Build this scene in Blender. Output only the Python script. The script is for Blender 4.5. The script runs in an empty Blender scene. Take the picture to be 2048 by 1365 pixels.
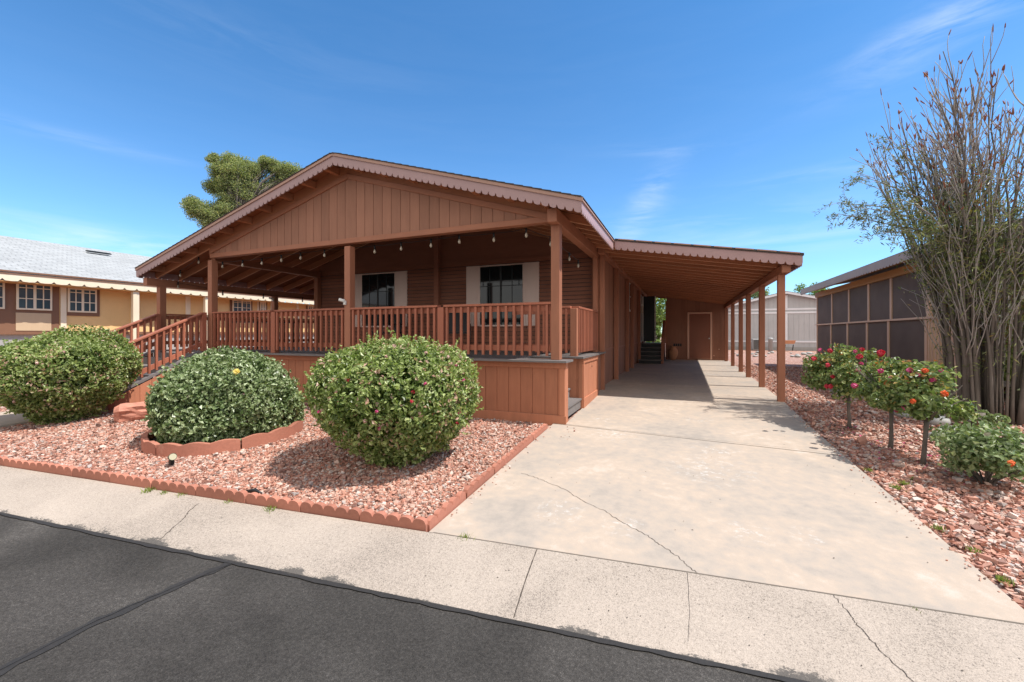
import bpy, math, random
import numpy as np
from mathutils import Vector, Matrix
random.seed(7); RNG = np.random.default_rng(11)
R = math.radians
scn = bpy.context.scene; COL = scn.collection

# ------------------------------------------------------------------ camera
cam_d = bpy.data.cameras.new("camera"); cam = bpy.data.objects.new("camera", cam_d); COL.objects.link(cam)
cam_d.sensor_width = 36; cam_d.lens = 835 / 2048 * 36; cam_d.shift_y = -15.5 / 2048
cam.location = (0, 0, 1.25); cam.rotation_euler = (R(90), 0, R(22.39))
cam_d.clip_start = 0.05; cam_d.clip_end = 2000; scn.camera = cam

# ------------------------------------------------------------------ sky and sun
SUN_EL = 60.5; SDIR = Vector((math.cos(R(SUN_EL)), 0.03, math.sin(R(SUN_EL)))).normalized()
w = bpy.data.worlds.new("World"); scn.world = w; w.use_nodes = True
nt = w.node_tree; nt.nodes.clear()
def N(nt, t, **kw):
    n = nt.nodes.new(t)
    for k, v in kw.items(): setattr(n, k, v)
    return n
def MA(nt, op, a, b=None, c=None, clamp=False):
    n = nt.nodes.new('ShaderNodeMath'); n.operation = op; n.use_clamp = clamp
    for i, v in enumerate((a, b, c)):
        if v is None: continue
        if isinstance(v, (int, float)): n.inputs[i].default_value = v
        else: nt.links.new(v, n.inputs[i])
    return n.outputs[0]
sky = N(nt, 'ShaderNodeTexSky', sky_type='NISHITA'); sky.sun_disc = False
sky.sun_elevation = R(SUN_EL); sky.sun_rotation = R(88)
sky.altitude = 400; sky.air_density = 1.0; sky.dust_density = 0.25; sky.ozone_density = 2.5
geo = N(nt, 'ShaderNodeNewGeometry'); tc = N(nt, 'ShaderNodeTexCoord')
sep = N(nt, 'ShaderNodeSeparateXYZ'); nt.links.new(tc.outputs['Generated'], sep.inputs[0])
az = MA(nt, 'ARCTAN2', sep.outputs[0], sep.outputs[1]); el = MA(nt, 'ARCSINE', sep.outputs[2])
def streak(rot, sx, sy, scale, off):
    c = N(nt, 'ShaderNodeCombineXYZ'); nt.links.new(az, c.inputs[0]); nt.links.new(el, c.inputs[1])
    m = N(nt, 'ShaderNodeMapping'); nt.links.new(c.outputs[0], m.inputs[0])
    m.inputs['Rotation'].default_value = (0, 0, rot); m.inputs['Scale'].default_value = (sx, sy, 1); m.inputs['Location'].default_value = (off, off, 0)
    n = N(nt, 'ShaderNodeTexNoise'); nt.links.new(m.outputs[0], n.inputs[0])
    n.inputs['Scale'].default_value = scale; n.inputs['Detail'].default_value = 8; n.inputs['Roughness'].default_value = 0.62; n.inputs['Distortion'].default_value = 0.6
    return n.outputs[0]
n1 = streak(0.12, 1, 7, 3.0, 3.1); n2 = streak(-0.45, 1.2, 6, 5.0, 9.7)
def blob(a0, e0, wa, we, k, slope=0.0):
    da = MA(nt, 'SUBTRACT', az, a0); de = MA(nt, 'SUBTRACT', MA(nt, 'SUBTRACT', el, e0), MA(nt, 'MULTIPLY', da, slope))
    q = MA(nt, 'ADD', MA(nt, 'POWER', MA(nt, 'DIVIDE', da, wa), 2.0), MA(nt, 'POWER', MA(nt, 'DIVIDE', de, we), 2.0))
    return MA(nt, 'MULTIPLY', MA(nt, 'EXPONENT', MA(nt, 'MULTIPLY', q, -1.0)), k)
r1 = MA(nt, 'MULTIPLY', MA(nt, 'SUBTRACT', n1, 0.42), 3.2, clamp=True); r2 = MA(nt, 'MULTIPLY', MA(nt, 'SUBTRACT', n2, 0.40), 3.0, clamp=True)
m1 = blob(-1.2, .150, .26, .030, .95)
for b in ((-1.22, .118, .35, .010, .5), (0.0, .235, .34, .035, .35), (.24, .185, .4, .03, .4), (-.02, .385, .12, .012, .3, -.12), (-1.24, .312, .2, .010, .3), (-1.0, .53, .3, .04, .09), (.25, .30, .2, .012, .35), (-.4, .45, 1.6, .3, .03)):
    m1 = MA(nt, 'ADD', m1, blob(*b))
m2 = blob(.42, .475, .13, .035, .75, .25)
for b in ((.40, .56, .12, .018, .6, -.2), (-.09, .275, .06, .05, .7, .9)): m2 = MA(nt, 'ADD', m2, blob(*b))
cl = MA(nt, 'ADD', MA(nt, 'MULTIPLY', m1, r1), MA(nt, 'MULTIPLY', m2, r2), clamp=True)
tint = N(nt, 'ShaderNodeMix', data_type='RGBA', blend_type='MULTIPLY'); tint.inputs[0].default_value = 1
tr_ = N(nt, 'ShaderNodeValToRGB'); nt.links.new(el, tr_.inputs[0]); tr_.color_ramp.elements[0].color = (.58, .78, .93, 1); tr_.color_ramp.elements[1].color = (.36, .68, .86, 1); tr_.color_ramp.elements[1].position = .6
nt.links.new(sky.outputs[0], tint.inputs[6]); nt.links.new(tr_.outputs[0], tint.inputs[7])
cm = N(nt, 'ShaderNodeMix', data_type='RGBA'); nt.links.new(MA(nt, 'MULTIPLY', cl, .55), cm.inputs[0]); nt.links.new(tint.outputs[2], cm.inputs[6]); cm.inputs[7].default_value = (4.2, 4.6, 5.2, 1)
# warm fill glow added over the unseen southern sky, behind the photographer
south_fill = MA(nt, 'MULTIPLY', MA(nt, 'SUBTRACT', .10, sep.outputs[1]), 1.9, clamp=True); south_fill = MA(nt, 'MULTIPLY', south_fill, MA(nt, 'ADD', .62, MA(nt, 'MULTIPLY', n1, .5)), clamp=True)
cm2 = N(nt, 'ShaderNodeMix', data_type='RGBA'); nt.links.new(south_fill, cm2.inputs[0]); nt.links.new(cm.outputs[2], cm2.inputs[6]); cm2.inputs[7].default_value = (5.6, 5.25, 4.8, 1)
bg = N(nt, 'ShaderNodeBackground'); bg.inputs[1].default_value = 0.15; nt.links.new(cm2.outputs[2], bg.inputs[0])
wo = N(nt, 'ShaderNodeOutputWorld'); nt.links.new(bg.outputs[0], wo.inputs[0])
sd = bpy.data.lights.new("sun", 'SUN'); sd.energy = 3.7; sd.angle = R(0.53); sd.color = (1.0, 0.95, 0.885)
sun = bpy.data.objects.new("sun", sd); COL.objects.link(sun); sun.rotation_euler = SDIR.to_track_quat('Z', 'Y').to_euler(); sun.location = (20, 0, 30)
scn.view_settings.view_transform = 'Standard'; scn.view_settings.look = 'None'; scn.view_settings.gamma = 1; scn.view_settings.exposure = 0.76
scn.cycles.max_bounces = 8; scn.cycles.diffuse_bounces = 5; scn.cycles.transparent_max_bounces = 12

# ------------------------------------------------------------------ materials
def mk(name):
    m = bpy.data.materials.new(name); m.use_nodes = True; nt = m.node_tree
    return m, nt, nt.nodes['Principled BSDF']
def pos_noise(nt, scale, vec=(1, 1, 1), detail=4, rough=.55, dist=0):
    g = N(nt, 'ShaderNodeNewGeometry'); m = N(nt, 'ShaderNodeMapping'); m.inputs['Scale'].default_value = vec
    nt.links.new(g.outputs['Position'], m.inputs[0])
    n = N(nt, 'ShaderNodeTexNoise'); n.inputs['Scale'].default_value = scale; n.inputs['Detail'].default_value = detail
    n.inputs['Roughness'].default_value = rough; n.inputs['Distortion'].default_value = dist
    nt.links.new(m.outputs[0], n.inputs[0]); return n.outputs[0]
def ramp(nt, fac, stops):
    r = N(nt, 'ShaderNodeValToRGB'); cr = r.color_ramp
    while len(cr.elements) < len(stops): cr.elements.new(.5)
    for e, (p, c) in zip(cr.elements, stops): e.position = p; e.color = (*c, 1)
    nt.links.new(fac, r.inputs[0]); return r.outputs[0]
def sc(c, k): return tuple(min(1, v * k) for v in c)
def paint(name, c, vec=(1, 1, .15), scale=14, amt=.16, rough=.6, bump=.25, wear=None, big=.12, metallic=0, spec=.35, isl=0.0, orn=0.05, wsc=5):
    m, nt, b = mk(name)
    a = pos_noise(nt, scale, vec, 6, .65); g = pos_noise(nt, 1.3, (1, 1, 1), 3)
    f = MA(nt, 'ADD', MA(nt, 'MULTIPLY', MA(nt, 'SUBTRACT', a, .5), 2 * amt), MA(nt, 'MULTIPLY', MA(nt, 'SUBTRACT', g, .5), 2 * big))
    oi = N(nt, 'ShaderNodeObjectInfo'); f = MA(nt, 'ADD', f, MA(nt, 'MULTIPLY', MA(nt, 'SUBTRACT', oi.outputs['Random'], .5), 2 * orn))
    if isl:
        gi = N(nt, 'ShaderNodeNewGeometry'); f = MA(nt, 'ADD', f, MA(nt, 'MULTIPLY', MA(nt, 'SUBTRACT', gi.outputs['Random Per Island'], .5), 2 * isl))
    f = MA(nt, 'ADD', f, .5)
    col = ramp(nt, f, [(0.0, sc(c, .45)), (.5, c), (1.0, sc(c, 1.6))])
    if wear:
        n = pos_noise(nt, wsc, (1, 1, .4), 8, .75, .4); k = MA(nt, 'MULTIPLY', MA(nt, 'SUBTRACT', n, .60), 7, clamp=True)
        mx = N(nt, 'ShaderNodeMix', data_type='RGBA'); nt.links.new(MA(nt, 'MULTIPLY', k, .6), mx.inputs[0]); nt.links.new(col, mx.inputs[6]); mx.inputs[7].default_value = (*wear, 1); col = mx.outputs[2]
    nt.links.new(col, b.inputs['Base Color']); b.inputs['Roughness'].default_value = rough; b.inputs['Metallic'].default_value = metallic
    b.inputs['Specular IOR Level'].default_value = spec
    if bump:
        bp = N(nt, 'ShaderNodeBump'); bp.inputs['Strength'].default_value = bump; bp.inputs['Distance'].default_value = .006
        nt.links.new(a, bp.inputs['Height']); nt.links.new(bp.outputs[0], b.inputs['Normal'])
    return m
M = {}
M['brown'] = paint('brown_painted_wood', (.345, .14, .08), wear=(.36, .18, .12), amt=.2)
M['brownH'] = paint('brown_painted_beam', (.345, .14, .08), vec=(.15, .15, 1), wear=(.36, .18, .12), amt=.2)
M['rail'] = paint('redwood_stained_rail', (.35, .12, .07), amt=.2, orn=.12, wear=(.42, .22, .15))
M['siding'] = paint('brown_siding', (.33, .155, .10), amt=.18, rough=.75, isl=.09)
M['lap'] = paint('dark_brown_lap_siding', (.29, .118, .074), vec=(.2, .2, 1), amt=.2, rough=.8, isl=.12)
M['skirt'] = paint('terracotta_brown_skirting', (.41, .165, .092), amt=.22, wear=(.20, .075, .045), rough=.7, isl=.08)
M['ceil'] = paint('warm_brown_rafter', (.40, .16, .08), vec=(.15, 1, 1), amt=.2, rough=.7, orn=.12)
M['edge'] = paint('painted_bounce_rafter_edge', (.66, .34, .20), amt=.15, rough=.7)  # paler tone on undersides imitates light bounced up from the floor
M['deckunder'] = paint('dark_brown_roof_boards', (.28, .10, .045), vec=(.15, 1, 1), amt=.25, rough=.8)
M['fascia'] = paint('mauve_brown_painted_metal', (.40, .26, .255), amt=.06, rough=.5, bump=.1)
M['fasciaT'] = paint('mauve_brown_trim', (.42, .25, .19), amt=.08, rough=.5, bump=.1)
M['shingle'] = paint('dark_brown_shingle', (.075, .06, .055), vec=(1, 1, 1), scale=60, amt=.4, rough=.95)
M['door'] = paint('rust_brown_door', (.26, .095, .055), amt=.06, rough=.45, bump=.08)
M['peach'] = paint('peach_door_trim', (.75, .46, .34), amt=.05, rough=.5, bump=.05)
M['shut'] = paint('dusty_pink_shutter', (.82, .62, .54), amt=.05, rough=.5, bump=.05)
M['deck'] = paint('grey_painted_deck', (.17, .155, .15), vec=(.2, 1, 1), amt=.25, rough=.6, isl=.12)
M['black'] = paint('black_metal', (.02, .02, .021), amt=.1, rough=.4, bump=.05)
M['white'] = paint('white_plastic', (.75, .74, .70), amt=.05, rough=.4, bump=.03)
M['bulb'] = paint('frosted_bulb', (.42, .36, .28), amt=.03, rough=.08, bump=0, spec=.8)
M['clay'] = paint('terracotta_clay', (.52, .25, .14), amt=.1, rough=.8)
M['brick'] = paint('red_concrete_edging', (.38, .155, .105), vec=(1, 1, 1), scale=30, amt=.18, rough=.9, bump=.5, big=.3, wear=(.52, .30, .22), orn=.14)
M['cream'] = paint('cream_painted_wood', (.80, .68, .50), amt=.06, rough=.6, bump=.08)
M['tan'] = paint('tan_stucco_panel', (.80, .53, .24), amt=.06, vec=(1, 1, 1), rough=.8)
M['taupe'] = paint('beige_lower_panel', (.52, .38, .24), amt=.05, rough=.8)
M['nbrown'] = paint('brown_trim_paint', (.21, .105, .06), amt=.08, rough=.6)
M['grayblock'] = paint('grey_block_skirting', (.38, .37, .35), vec=(1, 1, 1), amt=.1, rough=.9)
M['grayw'] = paint('pale_grey_wood_siding', (.43, .44, .45), vec=(1, 1, .1), amt=.1, rough=.8)
M['whitetrim'] = paint('pale_white_trim', (.72, .74, .78), amt=.04, rough=.5, bump=.05)
M['peachwood'] = paint('pinkish_tan_trim', (.68, .46, .32), amt=.1, rough=.6)
M['bluish'] = paint('mauve_grey_fascia', (.40, .29, .24), amt=.08, rough=.5)
M['orange'] = paint('ochre_wood', (.50, .27, .10), amt=.1, rough=.6)
M['screen'] = paint('dark_mesh_sunscreen', (.14, .105, .082), vec=(1, 1, 1), scale=200, amt=.2, rough=.75, big=.35)
M['wire'] = paint('dark_wire', (.03, .03, .03), amt=.05, rough=.5, bump=0)
M['steel'] = paint('grey_painted_steel', (.33, .34, .34), amt=.08, rough=.5)
M['log'] = paint('petrified_red_stone', (.46, .20, .14), vec=(1, 1, 1), scale=11, amt=.45, rough=.8, bump=1, wear=(.75, .62, .52))
M['rock'] = paint('grey_river_stone', (.33, .33, .31), vec=(1, 1, 1), scale=12, amt=.3, rough=.7, bump=.3)
M['soil'] = paint('dark_bed_soil', (.06, .042, .032), vec=(1, 1, 1), scale=30, amt=.4, rough=.95, bump=1)
M['tar'] = paint('black_crack_sealant', (.030, .028, .027), vec=(1, 1, 1), scale=40, amt=.4, rough=.75)
M['crack'] = paint('dark_crack', (.07, .055, .045), amt=.3, rough=1)
M['joint'] = paint('dark_joint', (.15, .125, .10), amt=.3, rough=1)
M['bark'] = paint('grey_brown_bark', (.14, .118, .10), vec=(1, 1, .12), scale=22, amt=.7, rough=.85, bump=1, wear=(.62, .42, .20), big=.3, wsc=16)
M['twig'] = paint('pale_grey_twig', (.33, .30, .275), amt=.3, rough=.8)
M['spike'] = paint('rusty_seed_spike', (.27, .10, .055), vec=(1, 1, 1), scale=90, amt=.5, rough=.9, bump=1)
M['glass'] = mk('dark_window_glass')[0]; _b = M['glass'].node_tree.nodes['Principled BSDF']
_b.inputs['Base Color'].default_value = (.012, .016, .018, 1); _b.inputs['Roughness'].default_value = .04; _b.inputs['Specular IOR Level'].default_value = .9
M['glassD'] = mk('shaded_window_glass')[0]; _b = M['glassD'].node_tree.nodes['Principled BSDF']
_b.inputs['Base Color'].default_value = (.010, .014, .016, 1); _b.inputs['Roughness'].default_value = .05; _b.inputs['Specular IOR Level'].default_value = .5
M['glassB'] = mk('sky_tinted_glass')[0]; _b = M['glassB'].node_tree.nodes['Principled BSDF']
_b.inputs['Base Color'].default_value = (.05, .085, .10, 1); _b.inputs['Roughness'].default_value = .06; _b.inputs['Specular IOR Level'].default_value = 1  # pale blue base colour stands in for the sky's reflection
M['lens'] = mk('lamp_lens')[0]; _b = M['lens'].node_tree.nodes['Principled BSDF']
_b.inputs['Base Color'].default_value = (.45, .42, .28, 1); _b.inputs['Roughness'].default_value = .15
M['bronze'] = paint('bronze_lamp', (.10, .075, .045), amt=.15, rough=.35, metallic=.6)

def rndmat(name, stops, rough=.5, trans=0.0, spec=.4, tcol=None, extra=0.10):
    m, nt, b = mk(name)
    at = N(nt, 'ShaderNodeAttribute', attribute_name='rnd')
    f = MA(nt, 'ADD', at.outputs['Fac'], MA(nt, 'MULTIPLY', MA(nt, 'SUBTRACT', pos_noise(nt, 3.5, (1, 1, 1), 3), .5), extra * 2), clamp=True)
    col = ramp(nt, f, stops); nt.links.new(col, b.inputs['Base Color'])
    b.inputs['Roughness'].default_value = rough; b.inputs['Specular IOR Level'].default_value = spec
    if trans:
        t = N(nt, 'ShaderNodeBsdfTranslucent'); mx = N(nt, 'ShaderNodeMixShader'); mx.inputs[0].default_value = trans
        hs = N(nt, 'ShaderNodeMix', data_type='RGBA', blend_type='MULTIPLY'); hs.inputs[0].default_value = 1; nt.links.new(col, hs.inputs[6]); hs.inputs[7].default_value = (*(tcol or (1.3, 1.5, .6)), 1)
        nt.links.new(hs.outputs[2], t.inputs[0]); nt.links.new(b.outputs[0], mx.inputs[1]); nt.links.new(t.outputs[0], mx.inputs[2])
        nt.links.new(mx.outputs[0], nt.nodes['Material Output'].inputs[0])
    return m
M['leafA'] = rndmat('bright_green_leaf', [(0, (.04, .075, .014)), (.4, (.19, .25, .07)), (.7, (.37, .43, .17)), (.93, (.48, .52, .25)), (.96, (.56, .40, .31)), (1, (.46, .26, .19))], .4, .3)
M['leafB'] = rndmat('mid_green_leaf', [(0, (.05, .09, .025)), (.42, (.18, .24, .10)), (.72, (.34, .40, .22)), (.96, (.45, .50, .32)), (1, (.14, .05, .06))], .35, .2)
M['leafR'] = rndmat('rose_leaf', [(0, (.05, .085, .025)), (.4, (.15, .21, .065)), (.75, (.32, .37, .15)), (.92, (.38, .30, .10)), (1, (.42, .13, .05))], .3, .2)
M['leafT'] = rndmat('narrow_olive_leaf', [(0, (.06, .085, .025)), (.5, (.17, .20, .07)), (.9, (.34, .36, .15)), (1, (.35, .25, .08))], .4, .2)
M['pine'] = rndmat('pine_needles', [(0, (.11, .14, .07)), (.5, (.27, .31, .15)), (.85, (.42, .43, .22)), (1, (.46, .38, .20))], .6, .4)
M['dist'] = rndmat('distant_foliage', [(0, (.07, .12, .03)), (.5, (.17, .25, .07)), (1, (.34, .42, .16))], .6, .3)
M['petR'] = rndmat('red_petals', [(0, (.40, .015, .03)), (1, (.68, .06, .10))], .5, .25, tcol=(1, .4, .4))
M['petP'] = rndmat('pink_petals', [(0, (.50, .04, .16)), (1, (.75, .16, .34))], .5, .25, tcol=(1, .5, .7))
M['petD'] = rndmat('dried_pale_petals', [(0, (.50, .30, .24)), (1, (.70, .50, .42))], .7, .2, tcol=(1, .8, .7))
M['petY'] = rndmat('yellow_petals', [(0, (.80, .62, .12)), (1, (.9, .78, .3))], .5, .25, tcol=(1, 1, .5))
M['petO'] = rndmat('orange_petals', [(0, (.70, .10, .03)), (1, (.8, .22, .05))], .5, .25, tcol=(1, .7, .5))
M['grass'] = rndmat('weed_green', [(0, (.10, .16, .03)), (1, (.30, .34, .08))], .6, .3)
M['stone'] = rndmat('crushed_pink_granite', [(0, (.17, .11, .09)), (.12, (.28, .135, .10)), (.3, (.43, .19, .13)), (.55, (.49, .265, .195)), (.78, (.53, .36, .285)), (.93, (.58, .48, .42)), (1, (.33, .29, .27))], .8, extra=.06)

def ground_mat(name, base, kind):
    m, nt, b = mk(name)
    fine = pos_noise(nt, 170, (1, 1, 1), 3, .7); mid = pos_noise(nt, 9, (1, 1, 1), 6, .6); big = pos_noise(nt, .9, (1, 1, 1), 5, .6, .5)
    if kind == 'asphalt':
        f = MA(nt, 'ADD', MA(nt, 'ADD', MA(nt, 'MULTIPLY', MA(nt, 'SUBTRACT', fine, .5), 1.4), MA(nt, 'MULTIPLY', MA(nt, 'SUBTRACT', pos_noise(nt, 55, (1, 1, 1), 4, .8), .5), 1.3)), MA(nt, 'MULTIPLY', MA(nt, 'SUBTRACT', big, .5), 1.0)); f = MA(nt, 'ADD', f, .45)
        col = ramp(nt, f, [(0, sc(base, .35)), (.45, base), (.75, sc(base, 1.7)), (1, sc(base, 4))]); bs, bd = .7, .006
    elif kind == 'drive':
        f = MA(nt, 'ADD', MA(nt, 'MULTIPLY', MA(nt, 'SUBTRACT', mid, .5), .8), MA(nt, 'MULTIPLY', MA(nt, 'SUBTRACT', big, .5), 1.15)); f = MA(nt, 'ADD', MA(nt, 'ADD', f, MA(nt, 'MULTIPLY', MA(nt, 'SUBTRACT', fine, .5), .5)), .5)
        col = ramp(nt, f, [(.2, (.30, .265, .23)), (.42, base), (.62, (.42, .34, .27)), (.85, (.48, .42, .36))])
        # white efflorescence stains
        st = MA(nt, 'MULTIPLY', MA(nt, 'SUBTRACT', pos_noise(nt, 14, (1, 1, 1), 9, .72), .53), 6, clamp=True)
        g = N(nt, 'ShaderNodeNewGeometry'); tot = None
        for (x, y, r) in ((-1.0, 3.45, .30), (-.45, 3.4, .25), (.25, 4.9, .55), (.35, 5.6, .35), (-.9, 5.9, .45), (.45, 3.6, .25), (-1.2, 6.6, .3), (.9, 3.7, .22), (.2, 7.1, .3)):
            d = N(nt, 'ShaderNodeVectorMath', operation='DISTANCE'); nt.links.new(g.outputs['Position'], d.inputs[0]); d.inputs[1].default_value = (x, y, -.2)
            k = MA(nt, 'SUBTRACT', 1.0, MA(nt, 'DIVIDE', d.outputs['Value'], r), clamp=True); tot = k if tot is None else MA(nt, 'ADD', tot, k)
        mx = N(nt, 'ShaderNodeMix', data_type='RGBA'); nt.links.new(MA(nt, 'MULTIPLY', MA(nt, 'MULTIPLY', st, tot, clamp=True), .85), mx.inputs[0]); nt.links.new(col, mx.inputs[6]); mx.inputs[7].default_value = (.66, .65, .63, 1); col = mx.outputs[2]
        bs, bd = .15, .003
    elif kind == 'curb':
        f = MA(nt, 'ADD', MA(nt, 'ADD', MA(nt, 'MULTIPLY', MA(nt, 'SUBTRACT', fine, .5), 2.2), MA(nt, 'MULTIPLY', MA(nt, 'SUBTRACT', pos_noise(nt, 60, (1, 1, 1), 3, .8), .5), 1.2)), MA(nt, 'MULTIPLY', MA(nt, 'SUBTRACT', big, .5), 1.0)); f = MA(nt, 'ADD', f, .52)
        col = ramp(nt, f, [(.05, sc(base, .4)), (.35, sc(base, .85)), (.5, base), (.75, sc(base, 1.12)), (1, sc(base, 1.3))])
        # black asphalt fringe splattered along the road edge
        g = N(nt, 'ShaderNodeNewGeometry'); s = N(nt, 'ShaderNodeSeparateXYZ'); nt.links.new(g.outputs['Position'], s.inputs[0])
        yy = MA(nt, 'SUBTRACT', s.outputs[1], MA(nt, 'MULTIPLY', s.outputs[0], .094))
        e = MA(nt, 'DIVIDE', MA(nt, 'SUBTRACT', 2.375, yy), .07); e = MA(nt, 'ADD', e, MA(nt, 'MULTIPLY', MA(nt, 'SUBTRACT', pos_noise(nt, 60, (.5, 1, 1), 8, .85), .5), 3.5)); e = MA(nt, 'ADD', e, MA(nt, 'MULTIPLY', MA(nt, 'SUBTRACT', pos_noise(nt, 3.2, (1, 1, 1), 3), .56), 5))
        e = MA(nt, 'MULTIPLY', MA(nt, 'SUBTRACT', e, .35), 5, clamp=True)
        mx = N(nt, 'ShaderNodeMix', data_type='RGBA'); nt.links.new(MA(nt, 'MULTIPLY', e, .85), mx.inputs[0]); nt.links.new(col, mx.inputs[6]); mx.inputs[7].default_value = (.06, .057, .054, 1); col = mx.outputs[2]
        bs, bd = .5, .004
    else:   # gravel-like ground, seen between the stones and in the distance
        v = N(nt, 'ShaderNodeTexVoronoi'); v.inputs['Scale'].default_value = 26; g = N(nt, 'ShaderNodeNewGeometry'); nt.links.new(g.outputs['Position'], v.inputs[0])
        sp = N(nt, 'ShaderNodeSeparateColor'); nt.links.new(v.outputs['Color'], sp.inputs[0])
        col = ramp(nt, sp.outputs[0], [(0, sc(base, .5)), (.4, base), (.8, sc(base, 1.35)), (1, (.5, .44, .39))]); fine = v.outputs['Distance']; bs, bd = .8, -.02
    nt.links.new(col, b.inputs['Base Color']); b.inputs['Roughness'].default_value = .9; b.inputs['Specular IOR Level'].default_value = .25
    bp = N(nt, 'ShaderNodeBump'); bp.inputs['Strength'].default_value = bs; bp.inputs['Distance'].default_value = abs(bd); bp.invert = bd < 0
    nt.links.new(fine, bp.inputs['Height']); nt.links.new(bp.outputs[0], b.inputs['Normal'])
    return m
M['asphalt'] = ground_mat('asphalt', (.046, .042, .038), 'asphalt')
M['drive'] = ground_mat('driveway_concrete', (.365, .312, .262), 'drive')
M['curb'] = ground_mat('exposed_curb_concrete', (.36, .305, .255), 'curb')
M['gravelbed'] = ground_mat('red_gravel_base', (.34, .19, .145), 'gravel')

# shingled roofs
def roofmat(name, c):
    m, nt, b = mk(name)
    g = N(nt, 'ShaderNodeNewGeometry'); mp = N(nt, 'ShaderNodeMapping'); mp.inputs['Rotation'].default_value = (0, 0, R(90)); nt.links.new(g.outputs['Position'], mp.inputs[0])
    br = N(nt, 'ShaderNodeTexBrick'); nt.links.new(mp.outputs[0], br.inputs[0]); br.inputs['Scale'].default_value = 1
    br.inputs['Brick Width'].default_value = .32; br.inputs['Row Height'].default_value = .14; br.inputs['Mortar Size'].default_value = .012; br.inputs['Mortar Smooth'].default_value = .6
    br.inputs['Color1'].default_value = (*c, 1); br.inputs['Color2'].default_value = (*sc(c, .82), 1); br.inputs['Mortar'].default_value = (*sc(c, .55), 1)
    n = pos_noise(nt, 90, (1, 1, 1), 3); mx = N(nt, 'ShaderNodeMix', data_type='RGBA', blend_type='MULTIPLY'); mx.inputs[0].default_value = 1
    nt.links.new(br.outputs[0], mx.inputs[6]); nt.links.new(ramp(nt, n, [(.3, (.75, .75, .75)), (.7, (1.1, 1.1, 1.1))]), mx.inputs[7])
    nt.links.new(mx.outputs[2], b.inputs['Base Color']); b.inputs['Roughness'].default_value = .9
    bp = N(nt, 'ShaderNodeBump'); bp.inputs['Distance'].default_value = .01; nt.links.new(br.outputs['Fac'], bp.inputs['Height']); bp.invert = True; nt.links.new(bp.outputs[0], b.inputs['Normal'])
    return m
M['greyroof'] = roofmat('pale_grey_shingles', (.41, .42, .42))
M['brownroof'] = roofmat('brown_shingles', (.10, .08, .07))
M['pinkroof'] = roofmat('pinkish_shingles', (.36, .24, .21))

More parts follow.
